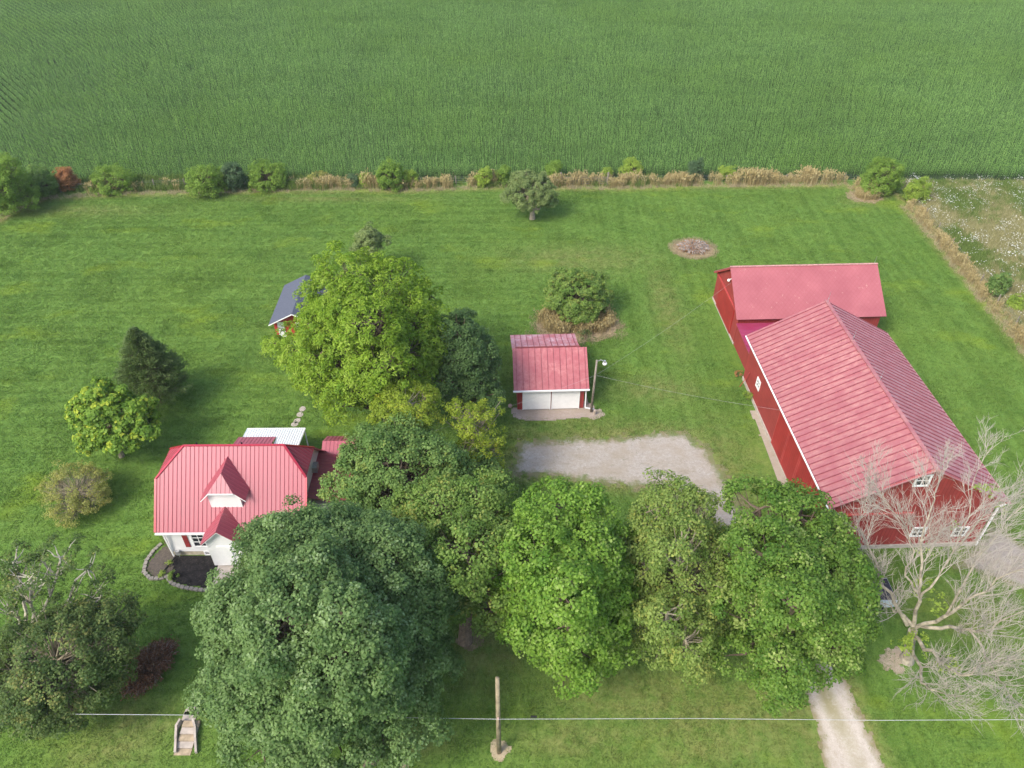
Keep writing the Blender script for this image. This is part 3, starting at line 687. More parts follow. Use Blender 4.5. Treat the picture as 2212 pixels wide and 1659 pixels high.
# ---- garage
ga = thing('garage', FB(5.6, 56, 0), 'small red garage with two white doors and a faded ribbed red roof', 'garage')
mb = MB()
mb.prism([FB(2.6, 52.35, .08), FB(2.6, 60.6, .08), FB(2.6, 60.6, 2.3), FB(2.6, 57.5, 3.45), FB(2.6, 55.1, 4.75), FB(2.6, 52.35, 2.7)], FB(6.05, 0)); mb.build('wall', BARNRED, ga)
GR = roof_paint('garage roof metal', (.35, .085, .10), (.48, .19, .19), .42, .9, .6, .5)
GRB = roof_paint('garage back roof metal', (.43, .10, .12), (.58, .42, .45), .38, 1.0, .5, .6)
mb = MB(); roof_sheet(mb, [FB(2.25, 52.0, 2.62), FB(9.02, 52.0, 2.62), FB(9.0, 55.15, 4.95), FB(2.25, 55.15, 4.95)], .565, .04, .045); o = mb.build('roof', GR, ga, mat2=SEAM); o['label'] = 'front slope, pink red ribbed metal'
mb = MB(); ys = [(55.15, 4.94), (56.0, 4.2), (57.2, 3.6), (58.8, 3.0), (60.9, 2.35)]
for i in range(4):
    (ya, za), (yb, zb) = ys[i], ys[i + 1]; x1a = 8.98 if i == 0 else 8.62; x1b = 8.62
    roof_sheet(mb, [FB(2.27, ya, za), FB(x1a, ya, za), FB(x1b, yb, zb), FB(2.27, yb, zb)], .565, .04, .045)
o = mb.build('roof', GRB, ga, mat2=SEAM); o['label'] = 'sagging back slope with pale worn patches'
g = MB(); g.bar(FB(2.2, 51.93, 2.55), FB(9.05, 51.93, 2.55), .13, .12); g.build('gutter', WHITE, ga)
g = MB(); g.bar(FB(8.85, 51.95, 2.5), FB(8.78, 52.25, 2.2), .1); g.bar(FB(8.78, 52.25, 2.2), FB(8.8, 52.2, .25), .1); g.bar(FB(8.8, 52.2, .22), FB(9.6, 52.05, .12), .1); g.build('downspout', WHITE, ga)
for (a, b) in ((3.05, 5.62), (5.7, 8.25)):
    d = MB(); d.box(FB, a + .1, b - .1, 52.27, 52.345, .12, 2.12)
    nb = 14
    for i in range(1, nb): x = a + .1 + (b - a - .2) * i / nb; d.box(FB, x - .015, x + .015, 52.255, 52.269, .14, 2.1)
    dd = d.build('door', WHITE, ga)
    t = MB(); t.box(FB, a, a + .1, 52.24, 52.34, .1, 2.24); t.box(FB, b - .1, b, 52.24, 52.34, .1, 2.24); t.box(FB, a + .1, b - .1, 52.24, 52.34, 2.13, 2.24); t.build('door_frame', WHITE, dd)
lm = MB(); lm.ball(FB(8.45, 52.2, 2.35), .1, 10, 6); lm.bar(FB(8.45, 52.35, 2.42), FB(8.45, 52.2, 2.4), .05); lm.build('wall_lamp', plain('cream plastic', (.7, .6, .42), .5), ga)
patch('garage_apron', GARAGE_PAD, gravel_mat('apron concrete', (.34, .27, .23), (.46, .39, .34), .15, bite=.15), z=.045, st=.15, wob=.12)
d = MB(); d.bar(FB(9.15, 52.75, .05), FB(8.72, 53.1, 2.0), .14, .04); tag(d.build('leaning_plank', WOODGREY, loc=FB(9.15, 52.75, 0)), 'grey weathered plank leaning on the right wall of the garage', 'plank')
b = MB(); b.ball(FB(1.95, 52.75, .2), .2, 14, 9); tag(b.build('stone_ball', plain('pinkish stone', (.42, .28, .24), .7), loc=FB(1.95, 52.75, 0), smooth=True), 'round pinkish ball lying at the left corner of the garage', 'ball')

# ---- yard light pole and wires
lp = G(1277, 890); top = height_at(lp[0], lp[1], 778)
pole = thing('light_pole', lp, 'grey wooden pole with a white yard lamp beside the garage', 'lamp post')
mb = MB(); ptop = lp + np.array([.1, 0, top]); mb.tube([lp, ptop], [.12, .085], 10); mb.build('pole', WOODGREY, pole, smooth=True)
mb = MB(); mb.tube([ptop + (0, 0, -.15), ptop + (.35, -.1, .12), ptop + (.6, -.2, 0)], [.025, .025, .025], 6); mb.build('lamp_arm', METAL, pole)
mb = MB(); mb.ball(ptop + (.68, -.22, -.2), .2, 12, 8, (1, 1, .9)); lh = mb.build('lamp_globe', plain('white glass globe', (.8, .8, .78), .25, .5, .03), pole, smooth=True)
mb = MB(); mb.tube([ptop + (.66, -.22, .12), ptop + (.67, -.22, -.1)], [.09, .14], 10); mb.build('lamp_hood', METAL, pole)
mb = MB(); mb.tube([lp + (.25, -.35, 0), lp + (.28, -.38, .45)], [.12, .1], 10); mb.ball(lp + (.28, -.38, .5), .13, 10, 6); tag(mb.build('well_pipe', plain('rusty cap pipe', (.4, .33, .27), .7), loc=lp + np.array([.25, -.35, 0])), 'short capped pipe beside the foot of the yard lamp pole', 'pipe')
patch('pole_base_soil', np.array([lp[:2] + (1.0 * math.cos(t) + .2, .7 * math.sin(t) - .25) for t in np.linspace(0, 6.28, 14)[:-1]]), gravel_mat('pole base concrete', (.34, .28, .22), (.44, .38, .3), .1, bite=.3), z=.03, st=.12, wob=.25)
WIRE = plain('wire', (.42, .42, .42), .5, .3, .05)
def wire(name, a, b, sag, label, r=.012, n=20):
    a = np.array(a, float); b = np.array(b, float); t = np.linspace(0, 1, n)[:, None]
    p = a + (b - a) * t; p[:, 2] -= sag * 4 * (t * (1 - t))[:, 0]; mb = MB(); mb.tube(p, r, 4); o = mb.build(name, WIRE, loc=a); return tag(o, label, 'wire')
att = lp + np.array([.12, 0, top * .72])
wire('overhead_wire', att, FB(24.3, 46, 4.75), .25, 'thin wire from the yard lamp pole to the left eave of the big barn', .006)
wire('overhead_wire', att, FB(25.0, 65.5, 5.0), .3, 'thin wire from the yard lamp pole to the gable of the back barn', .006)
wire('overhead_wire', att, FH(-13.5, 43, 3.2), .4, 'thin wire running from the yard lamp pole over the garage roof towards the house', .006)

# ---- house
ho = thing('house', FH(-20, 40, 0), 'white sided house with a glossy ribbed red metal roof and a front dormer', 'house')
hx0, hx1, hy0, hy1 = -24.95, -14.95, 36.15, 43.9; E = 3.0; yr = 40.0; RZ = 7.67; m = (RZ - E) / (yr - 35.86)
def zroof(y): return E + (min(y, 2 * yr - y) - 35.86) * m
mb = MB(); zc = 5.75; yc = 35.86 + (zc - E) / m
mb.prism([FH(hx0, hy0, .5), FH(hx0, hy1, .5), FH(hx0, hy1, zroof(hy1) - .1), FH(hx0, 2 * yr - yc, zc - .1), FH(hx0, yc, zc - .1), FH(hx0, hy0, zroof(hy0) - .1)], FH(hx1 - hx0, 0)); mb.build('wall', SIDING, ho)
mb = MB(); mb.box(FH, hx0 + .05, hx1 - .05, hy0 + .05, hy1 - .05, 0, .5); mb.build('foundation', plain('rough stone foundation', (.45, .40, .30), .9, .1, .3, 2), ho)
zc = 5.9; yc = 35.86 + (zc - E) / m; yb = 2 * yr - yc; XL, XR, RL, RR = -25.38, -14.52, -23.4, -16.15
mb = MB(); roof_sheet(mb, [FH(XL, 35.86, E), FH(XR, 35.86, E), FH(XR, yc, zc), FH(RR, yr, RZ), FH(RL, yr, RZ), FH(XL, yc, zc)], .31, .03, .03); mb.build('roof', ROOF_HOUSE, ho, mat2=RIB_SHADE_H)['label'] = 'front slope of the red metal roof, shining pink'
mb = MB(); roof_sheet(mb, [FH(XL, 2 * yr - 35.86, E), FH(XL, yb, zc), FH(RL, yr, RZ), FH(RR, yr, RZ), FH(XR, yb, zc), FH(XR, 2 * yr - 35.86, E)], .31, .03, .03); mb.build('roof', ROOF_HOUSE, ho, mat2=RIB_SHADE_H)
for (X0, RX) in ((XL, RL), (XR, RR)):
    mb = MB(); roof_sheet(mb, [FH(X0, yc, zc), FH(X0, yb, zc), FH(RX, yr, RZ)], .31, .03, .03); mb.build('roof', ROOF_HOUSE, ho, mat2=RIB_SHADE_H)['label'] = 'dark red clipped end slope'
mb = MB()
for a, b in (((RL, yr, RZ), (RR, yr, RZ)), ((XL, yc, zc), (RL, yr, RZ)), ((XR, yc, zc), (RR, yr, RZ)), ((XL, yb, zc), (RL, yr, RZ)), ((XR, yb, zc), (RR, yr, RZ)), ((XL, 35.86, E), (XL, yc, zc)), ((XR, 35.86, E), (XR, yc, zc))):
    mb.bar(FH(a[0], a[1], a[2] + .035), FH(b[0], b[1], b[2] + .035), .16, .05)
mb.build('ridge_cap', roof_paint('ridge cap metal', (.42, .02, .04), (.45, .05, .07), .3, .3, .5, .9), ho)
g = MB(); g.bar(FH(XL, 35.79, E - .08), FH(XR, 35.79, E - .08), .12, .13); g.build('gutter', WHITE, ho)
g = MB(); g.box(FH, XL + .05, XR - .05, 35.9, 36.15, E - .16, E - .1); g.build('soffit', WHITE, ho)
g = MB(); g.bar(FH(hx0 + .05, 35.9, E - .2), FH(hx0 + .05, 36.06, .1), .1); g.build('downspout', WHITE, ho)
g = MB(); g.box(FH, hx0 - .03, hx0 + .09, hy0 - .03, hy0, .5, E - .16); g.build('corner_board', WHITE, ho)
window(FH, ho, 'y', hy0, -23.05, -22.2, 1.15, 2.55, -1, 2, 3, .04, .12, label='white double sash window with small panes')
window(FH, ho, 'y', hy0 + .05, -22.55, -21.3, .12, .44, -1, 4, 2, .03, .08, label='low basement window in a white frame')
window(FH, ho, 'y', hy0, -18.0, -16.9, 1.15, 2.55, -1, 2, 3, .04, .12)
SHUT = plain('dark red shutter', (.25, .03, .03), .6)
for a in (-23.75, -18.6, -16.5):
    s = MB(); s.box(FH, a, a + .36, hy0 - .05, hy0 - .003, 1.05, 2.6)
    for z in (1.12, 1.75, 2.38): s.box(FH, a + .05, a + .31, hy0 - .065, hy0 - .051, z, z + .14)
    s.build('shutter', SHUT, ho)
# upper dormer
DX = -20.2
d = MB(); d.prism([FH(DX - 1.13, 37.05, 4.2), FH(DX + 1.13, 37.05, 4.2), FH(DX + 1.13, 37.05, 5.62), FH(DX + .72, 37.05, 6.05), FH(DX - .72, 37.05, 6.05), FH(DX - 1.13, 37.05, 5.62)], FH(0, 2.0)); dw = d.build('dormer', SIDING, ho)
ZR = 7.1; s_ = (ZR - 5.35) / 1.6; zc2 = 6.12; xc = (ZR - zc2) / s_
def back_y(z): return 35.86 + (z - E) / m
for sg in (-1, 1):
    r = MB(); roof_sheet(r, [FH(DX, 37.75, ZR), FH(DX + sg * xc, 36.75, zc2), FH(DX + sg * 1.6, 36.75, 5.35), FH(DX + sg * 1.6, back_y(5.35) + .1, 5.35), FH(DX, back_y(ZR) + .1, ZR)], .31, .03, .03, .06)
    r.build('dormer_roof', ROOF_HOUSE, dw)
r = MB(); roof_sheet(r, [FH(DX, 37.75, ZR + .01), FH(DX + xc, 36.72, zc2 + .01), FH(DX - xc, 36.72, zc2 + .01)], .31, .03, .03, .06, ribs=True); r.build('dormer_roof', ROOF_HOUSE, dw)
r = MB()
for sg in (-1, 1): r.bar(FH(DX + sg * 1.6, 36.76, 5.26), FH(DX + sg * xc, 36.76, zc2 - .09), .03, .07)
r.bar(FH(DX - xc, 36.7, zc2 - .06), FH(DX + xc, 36.7, zc2 - .06), .04, .1); r.build('dormer_trim', WHITE, dw)
# front vestibule
PX = -20.35; PZ = 4.42; hw = 1.45
d = MB(); d.prism([FH(PX - 1.15, 35.0, .3), FH(PX + 1.15, 35.0, .3), FH(PX + 1.15, 35.0, 3.22), FH(PX, 35.0, PZ - .1), FH(PX - 1.15, 35.0, 3.22)], FH(0, 1.14)); pw = d.build('vestibule', SIDING, ho)
for sg in (-1, 1):
    r = MB(); roof_sheet(r, [FH(PX, 34.7, PZ), FH(PX + sg * hw, 34.7, 3.0), FH(PX + sg * hw, 35.9, 3.0), FH(PX, back_y(PZ) + .1, PZ)], .31, .03, .03, .06); r.build('vestibule_roof', ROOF_HOUSE, pw)
r = MB()
for sg in (-1, 1): r.bar(FH(PX + sg * hw, 34.72, 2.9), FH(PX, 34.72, PZ - .1), .03, .07)
r.build('vestibule_trim', WHITE, pw)
d = MB(); d.box(FH, PX - .5, PX + .5, 34.93, 34.995, .4, 2.5); d.build('front_door', WHITE, pw)
d = MB(); d.box(FH, PX - .9, PX + .9, 33.9, 34.99, 0, .3); d.box(FH, PX - .9, PX + .9, 33.5, 33.9, 0, .15); d.build('doorstep', CONCRETE, pw)
# rear rooms, awning, side wing
d = MB(); d.prism([FH(-22.1, 43.95, .2), FH(-22.1, 46.1, .2), FH(-22.1, 46.1, 2.45), FH(-22.1, 43.95, 3.2)], FH(2.7, 0)); rw = d.build('rear_room', SIDING, ho)
MAUVE = roof_paint('mauve metal', (.36, .07, .10), (.45, .15, .2), .4, .5, .6, .6)
r = MB(); roof_sheet(r, [FH(-22.3, 43.98, 3.35), FH(-19.2, 43.98, 3.35), FH(-19.2, 46.4, 2.5), FH(-22.3, 46.4, 2.5)], .3, .035, .03); r.build('rear_roof', MAUVE, rw)
aw = thing('awning', FH(-19.5, 46.5, 0), 'white corrugated metal awning on thin posts behind the house', 'awning')
AWM = Mat('white corrugated metal', .4, .5); AWM.col(AWM.mix(AWM.ramp(AWM.noise(1, 4), [(.4, 0.0), (.8, .3)]), (.78, .8, .8), (.5, .53, .53)))
r = MB(); A = []
nx = 96
for i in range(nx + 1):
    x = -22.0 + 4.9 * i / nx; dz = .035 * math.cos(i / nx * 24 * 2 * math.pi)
    A += [FH(x, 46.42 if x < -19.15 else 44.3, (2.42 if x < -19.15 else 2.75) + dz), FH(x, 47.75, 2.2 + dz)]
r.add(A, [(2 * i, 2 * i + 2, 2 * i + 3, 2 * i + 1) for i in range(nx)]); r.build('canopy', AWM.m, aw)
r = MB(); r.bar(FH(-22.02, 47.78, 2.15), FH(-17.08, 47.78, 2.15), .06, .12); r.bar(FH(-17.08, 44.3, 2.7), FH(-17.08, 47.78, 2.15), .06, .1); r.build('frame', WHITE, aw)
for (x, y) in ((-17.15, 47.65), (-22.0, 47.65), (-17.15, 44.6)):
    r = MB(); r.bar(FH(x, y, 0), FH(x, y, 2.15), .09); r.build('post', WHITE, aw)
d = MB(); d.box(FH, -14.95, -11.7, 39.1, 45.9, 0, 2.35); ww = d.build('side_wing', SIDING, ho)
r = MB(); roof_sheet(r, [FH(-14.94, 38.7, 3.55), FH(-11.4, 38.7, 2.45), FH(-11.4, 43.6, 2.45), FH(-14.94, 43.6, 3.55)], .31, .035, .03); r.build('side_roof', ROOF_HOUSE, ww)
r = MB(); roof_sheet(r, [FH(-14.9, 43.3, 2.62), FH(-11.3, 43.3, 2.62), FH(-11.3, 44.9, 3.4), FH(-14.9, 44.9, 3.4)], .31, .035, .03); r.build('side_roof', MAUVE, ww)
r = MB(); roof_sheet(r, [FH(-14.9, 46.3, 2.62), FH(-14.9, 44.9, 3.4), FH(-11.3, 44.9, 3.4), FH(-11.3, 46.3, 2.62)], .31, .035, .03); r.build('side_roof', MAUVE, ww)
r = MB(); r.box(FH, hx1 + .003, hx1 + .42, 41.0, 41.7, 3.75, 4.25); r.build('air_conditioner', METAL, ho)
r = MB(); r.box(FH, hx1 + .004, hx1 + .05, 40.9, 41.8, 3.95, 5.1); r.build('window', WHITE, ho)
for (x, y) in ((-22.6, 40.35), (-19.3, 40.3)):
    r = MB(); z = zroof(y); r.tube([FH(x, y, z - .1), FH(x, y, z + .35)], [.06, .06], 8); r.build('vent_pipe', BLACK, ho)
r = MB(); r.box(FH, -24.62, -24.32, 35.9, 36.08, .35, .75); r.tube([FH(-24.45, 36.0, 0), FH(-24.45, 36.0, .4)], [.03, .03], 6); r.build('gas_meter', METAL, ho)

# ---- flower bed and edging
BED1 = pl((357, 1178), (338, 1195), (322, 1215), (317, 1235), (330, 1247), (352, 1246), (372, 1232), (392, 1208), (380, 1200), (366, 1182))
BED2 = pl((380, 1200), (372, 1232), (362, 1245), (375, 1256), (395, 1263), (420, 1268), (470, 1272), (520, 1275), (560, 1230), (520, 1200), (470, 1200))
MB_ = Mat('mulch', .95, .1); MB_.col(MB_.mix(MB_.ramp(MB_.noise(9, 5, .8), [(.55, 0.0), (.75, .6)]), MB_.ramp(MB_.noise(2.5, 4), [(.3, (.011, .011, .012)), (.7, (.03, .028, .028))]), (.16, .13, .1))); MB_.bump(MB_.noise(16, 3), .8, .04)
tag(patch('mulch_bed', BED2, MB_.m, z=.035, st=.15, wob=.1, kind=None), 'dark mulch flower bed below the front wall of the house', 'flower bed')
MBb = Mat('old mulch', .95, .1); MBb.col(MBb.ramp(MBb.noise(7, 5, .8), [(.3, (.05, .043, .038)), (.7, (.15, .125, .1))]))
tag(patch('mulch_bed', BED1, MBb.m, z=.031, st=.15, wob=.1, kind=None), 'greyer mulch flower bed round the left corner of the house', 'flower bed')
def edging(label, pts):
    t = thing('stone_edging', list(G(*pts[0])), label, 'edging'); line = pl(*pts); seg = np.diff(line, axis=0); L = np.r_[0, np.cumsum(np.hypot(seg[:, 0], seg[:, 1]))]
    for i, d in enumerate(np.arange(.15, L[-1], .36)):
        x = np.interp(d, L, line[:, 0]); y = np.interp(d, L, line[:, 1]); x2 = np.interp(d + .05, L, line[:, 0]); y2 = np.interp(d + .05, L, line[:, 1]); a = math.atan2(y2 - y, x2 - x) + random.uniform(-.08, .08)
        mb = MB(); c_, s__ = math.cos(a), math.sin(a); ang = [(-.165, -.1), (.165, -.13), (.15, .11), (.05, .15), (-.05, .15), (-.15, .11)]; hh = .13 + random.uniform(0, .02)
        mb.prism([(x + u * c_ - v * s__, y + u * s__ + v * c_, 0) for u, v in ang], (0, 0, hh)); mb.build('edging_block', BLOCK, t)
edging('curved row of grey edging blocks round the left flower bed', [(349, 1175), (331, 1192), (316, 1213), (311, 1237), (325, 1251), (347, 1251), (364, 1246)])
edging('scalloped row of grey edging blocks in front of the mulch bed', [(362, 1250), (372, 1262), (396, 1270), (425, 1275), (475, 1279), (515, 1280)])
mb = MB(); a, b_ = G(379, 1205), G(350, 1240); mb.tube([a + (0, 0, .1), (a + b_) / 2 + (0, 0, .09), b_ + (0, 0, .08)], [.05, .05, .05], 8); tag(mb.build('drain_pipe', BLACK, loc=a), 'black corrugated drain pipe lying across the flower bed', 'pipe')

# ---- small shed behind the bright tree
sA = G(597, 727); FS = Frame(1.0)
sh = thing('garden_shed', sA, 'small red shed with a dark grey roof half hidden behind the bright tree', 'shed')
q0 = FS.inv(np.array([-24.3, 63.8, 0])); sx, sy = q0[0], q0[1]
mb = MB(); mb.prism([FS(sx, sy, .1), FS(sx + 4.5, sy, .1), FS(sx + 4.5, sy, 2.1), FS(sx + 2.25, sy, 3.25), FS(sx, sy, 2.1)], FS(0, 6.4)); mb.build('wall', plain('bright red paint', (.45, .05, .045), .6), sh)
SG = plain('dark grey shingles', (.09, .10, .13), .8, .2, .2, 8)
for sg in (-1, 1):
    r = MB(); xx = sx + 2.25 + sg * 2.55; roof_sheet(r, [FS(sx + 2.25, sy - .7, 3.38), FS(xx, sy - .7, 2.08), FS(xx, sy + 6.8, 2.08), FS(sx + 2.25, sy + 6.8, 3.38)], ribs=False, t=.08); r.build('roof', SG, sh)
r = MB(); r.bar(FS(sx - .3, sy - .73, 2.0), FS(sx + 2.25, sy - .73, 3.3), .03, .11); r.bar(FS(sx + 2.25, sy - .73, 3.3), FS(sx + 4.8, sy - .73, 2.0), .03, .11); r.build('trim', WHITE, sh)
r = MB(); r.box(FS, sx + .35, sx + 1.05, sy - .06, sy - .003, .15, 1.95); r.build('door', WHITE, sh)
r = MB(); r.box(FS, sx + 2.2, sx + 2.9, sy - .06, sy - .003, 1.0, 1.9); r.build('window', WHITE, sh)

# ------------------------------------------------------------------ vegetation
def leaf_quads(P, N, size, aspect, rg, fold=.25):
    """one folded diamond per leaf; P centres, N normals"""
    n = len(P); r = rg.normal(size=(n, 3)); A = np.cross(N, r); A /= np.maximum(np.linalg.norm(A, axis=1, keepdims=True), 1e-6); B = np.cross(N, A)
    s = (size * rg.uniform(.65, 1.35, n))[:, None]; a = A * s; b = B * s * aspect; f = N * s * fold
    V = np.stack([P - a, P - b + f, P + a * .9, P + b + f], 1).reshape(-1, 3); return V, np.arange(n * 4).reshape(n, 4)
def unit(n, rg):
    d = rg.normal(size=(n, 3)); return d / np.linalg.norm(d, axis=1, keepdims=True)
def crown(lobes, rg, clump=.7, dens=1.0, per=55, size=.13, aspect=.7, under=-.35, droop=0.0, updown=.5, ragged=.15):
    """lobes: list of (centre, (rx,ry,rz)). Returns V, Q, tint, clump centres"""
    CC = []; LN = []
    for (c, r) in lobes:
        c = np.asarray(c); r = np.asarray(r); area = 4 * math.pi * (r[0] * r[2]); n = max(4, int(dens * area / (clump * clump * 1.9)))
        d = unit(int(n * 1.5), rg); d = d[d[:, 2] > under][:n]
        ph = rg.uniform(0, 6.28, 6); kf = 2.2 * max(r) / (clump * 2.2)
        sw = np.sin(d[:, 0] * kf + ph[0]) * np.sin(d[:, 1] * kf + ph[1]) + np.sin(d[:, 2] * kf * 1.1 + ph[2]) * np.sin((d[:, 0] - d[:, 1]) * kf + ph[3]) * .7
        keep = sw > -1.9 + rg.random(len(d)) * .5; d = d[keep]; sw = sw[keep]
        p = c + d * r * (rg.normal(1.0 - ragged * .3, ragged * .5, (len(d), 1)) + (clump * .62 / max(r)) * sw[:, None])
        k = np.ones(len(p), bool)
        for (c2, r2) in lobes:
            if c2 is c or np.allclose(c, c2): continue
            k &= (((p - c2) / r2) ** 2).sum(1) > .42
        CC.append(p[k]); LN.append(d[k])
    CC = np.vstack(CC); LN = np.vstack(LN); nc = len(CC)
    cr = clump * rg.uniform(.6, 1.3, nc); ct = rg.normal(.5, .22, nc)
    idx = np.repeat(np.arange(nc), np.maximum(6, (per * (cr / clump) ** 2).astype(int))); n = len(idx)
    d = unit(n, rg); flip = (d * (LN[idx] + (0, 0, .5))).sum(1) < -.35; d[flip] *= -1
    rad = rg.random(n) ** .4
    P = CC[idx] + d * (cr[idx] * rad)[:, None] * (1, 1, .75)
    P[:, 2] -= droop * cr[idx] * rad ** 2
    N = d * .6 + LN[idx] * .25 + rg.normal(0, .45, (n, 3)) + (0, 0, updown); N /= np.linalg.norm(N, axis=1, keepdims=True)
    V, Q = leaf_quads(P, N, size, aspect, rg); T = np.clip(ct[idx] + rg.normal(0, .2, n), 0, 1)
    return V, Q, T, CC
def bez(a, b, up, n=6, wob=.0, rg=None):
    a = np.asarray(a, float); b = np.asarray(b, float); m_ = (a + b) / 2 + np.array([0, 0, up]); t = np.linspace(0, 1, n)[:, None]
    p = (1 - t) ** 2 * a + 2 * t * (1 - t) * m_ + t * t * b
    if rg is not None and wob: p[1:-1] += rg.normal(0, wob, (n - 2, 3))
    return p
def lobe(px, py, z, rpx, rz=.9):
    c = G(px, py, z); r = rpx * depth(py, z) / F; return (c, np.array([r, r, r * rz]))
def tree(name, base, lobes, label, cat='tree', group=None, leaf=None, bark=None, trunk_r=.3, clump=.7, dens=1.0, per=55, size=.13, aspect=.7, auto=0, auto_r=(.3, .5), seed=1, fork=.3, twigs=.3, under=-.35, droop=0., ragged=.2, twig_r=.03, updown=.5, shrink=.35):
    rg = np.random.default_rng(seed); lobes = [(c, np.maximum(r - clump * shrink, r * .5)) for c, r in lobes]; L = list(lobes)
    if auto:     # secondary lobes bulging out of the first one
        c, r = lobes[0]
        for i in range(auto):
            d = unit(1, rg)[0]; d[2] = abs(d[2]) * .9 if rg.random() < .75 else -abs(d[2]) * .5; d /= np.linalg.norm(d)
            k = rg.uniform(*auto_r); L.append((c + d * r * (1 - k * .85), r * k * np.array([1, 1, .85])))
        L[0] = (c, r * .9)
    base = np.asarray(base, float); t = thing(name, base, label, cat, group); size *= .74; per = int(per * 1.6)
    V, Q, T, CC = crown(L, rg, clump, dens, per, size, aspect, under, droop, updown, ragged)
    quad_mesh('crown', V, Q, leaf, {'tint': ('FACE', T)}, parent=t)
    mb = MB(); top = np.mean([l[0] for l in L[:max(1, len(lobes))]], axis=0); fk = base + (top - base) * fork; fk[2] = max(fk[2], base[2] + .3)
    mb.tube(bez(base, fk, 0, 4), np.linspace(trunk_r * 1.25, trunk_r * .85, 4), 10)
    for (c, r) in L:
        p = bez(fk - (0, 0, .1), c, .25 * np.linalg.norm(c[:2] - fk[:2]) * -.3, 6, .12, rg); mb.tube(p, np.linspace(trunk_r * .55, trunk_r * .2, 6), 7)
        near = CC[np.linalg.norm(CC - c, axis=1) < max(r) * 1.25]
        k = int(len(near) * twigs)
        if k:
            for q_ in near[rg.choice(len(near), k, replace=False)]:
                s0 = p[rg.integers(3, 6)]; mb.tube(bez(s0, q_, -.15, 4, .05, rg), np.linspace(trunk_r * .16 + .01, twig_r * .5, 4), 5, cap=False)
    mb.build('trunk', bark or BARK, t)
    return t

LM = dict(
    maple=leaf_mat('blue green maple leaves', (.042, .088, .027), (.125, .205, .063), (.21, .29, .13), .95),
    bright=leaf_mat('bright green walnut leaves', (.072, .145, .012), (.185, .29, .028), (.24, .32, .05), .9),
    dark=leaf_mat('dark green leaves', (.032, .07, .022), (.08, .145, .042)),
    yellow=leaf_mat('yellow green leaves', (.09, .15, .014), (.21, .28, .03), (.27, .28, .03), .93),
    dusk=leaf_mat('dull dark leaves', (.035, .07, .02), (.105, .155, .042), (.2, .2, .06), .94),
    mid=leaf_mat('mid green leaves', (.055, .115, .028), (.14, .23, .06), (.2, .25, .06), .94),
    olive=leaf_mat('olive green leaves', (.062, .125, .022), (.155, .24, .052), (.24, .25, .06), .93),
    green=leaf_mat('fresh green maple leaves', (.05, .12, .014), (.15, .26, .035), (.22, .3, .08), .93),
    sparse=leaf_mat('light olive leaves', (.065, .12, .022), (.18, .25, .06), (.26, .28, .07), .92),
    deep=leaf_mat('full green leaves', (.04, .10, .014), (.12, .205, .032), (.24, .30, .09), .965),
    cedar=leaf_mat('cedar needles', (.028, .062, .018), (.105, .16, .05)),
    apple=leaf_mat('grey green apple leaves', (.07, .115, .035), (.18, .24, .085)),
    catalpa=leaf_mat('broad light leaves', (.05, .115, .014), (.15, .25, .03), (.34, .44, .04), .88),
    gold=leaf_mat('yellowing shrub leaves', (.10, .13, .035), (.25, .27, .075), (.30, .25, .07), .92),
    shrub=leaf_mat('shrub leaves', (.055, .115, .018), (.17, .27, .045)),
    bluesh=leaf_mat('blue green shrub leaves', (.035, .075, .035), (.08, .135, .06)),
    lime=leaf_mat('lime shrub leaves', (.10, .17, .025), (.22, .31, .05)),
    rust=leaf_mat('dead rust leaves', (.18, .09, .035), (.32, .18, .08)),
    brown=leaf_mat('dead brown needles', (.065, .034, .017), (.15, .08, .042), transl=.05),
)
# big front maple
g0 = lobe(708, 1352, 9.0, 256, .98)
tree('maple_tree', G(800, 1640, 0), [g0, lobe(625, 1180, 13.2, 88), lobe(820, 1215, 12, 105), lobe(890, 1330, 9, 88), lobe(525, 1330, 9, 92), lobe(500, 1500, 5, 80), lobe(700, 1560, 6, 115), lobe(850, 1530, 5, 110), lobe(915, 1440, 6, 78), lobe(590, 1480, 9, 110), lobe(760, 1400, 13, 110), lobe(640, 1310, 14.5, 110), lobe(560, 1600, 4, 80), lobe(700, 1135, 13, 60), lobe(960, 1290, 7.5, 50), lobe(615, 1350, 14, 95), lobe(745, 1445, 12, 95), lobe(740, 1330, 15, 80), lobe(690, 1245, 15, 78)],
     'huge dense blue green maple covering the right end of the house', leaf=LM['maple'], trunk_r=.5, clump=.6, per=75, size=.115, shrink=.5, auto=18, auto_r=(.18, .32), seed=3, twigs=.1, dens=1.3)
# bright tree and its neighbours
tree('walnut_tree', G(850, 940, 0), [lobe(800, 745, 8.5, 165, .95), lobe(760, 610, 12, 85), lobe(850, 620, 11.5, 70), lobe(880, 700, 10, 80), lobe(705, 660, 9, 62), lobe(645, 755, 7, 58), lobe(700, 800, 7, 75), lobe(900, 800, 7, 70), lobe(740, 860, 6, 55), lobe(790, 700, 13, 80), lobe(930, 640, 9.5, 35), lobe(590, 740, 6, 28), lobe(795, 700, 14, 62), lobe(825, 785, 11.5, 66)],
     'tall bright yellow green tree with drooping leaf tufts in front of the small shed', leaf=LM['bright'], trunk_r=.45, clump=.6, per=34, size=.21, aspect=.3, auto=12, auto_r=(.18, .3), seed=4, droop=.5, twigs=.2, ragged=.2)
tree('broadleaf_tree', G(1010, 930, 0), [lobe(1005, 790, 6.5, 78, 1.1), lobe(985, 720, 9, 52), lobe(1030, 760, 7, 42), lobe(1040, 850, 5, 45), lobe(960, 830, 6, 50), lobe(1000, 690, 8.5, 28)],
     'dark green tree pressed against the right side of the bright yellow green tree', leaf=LM['dark'], trunk_r=.3, clump=.5, per=48, size=.12, auto=8, seed=5)
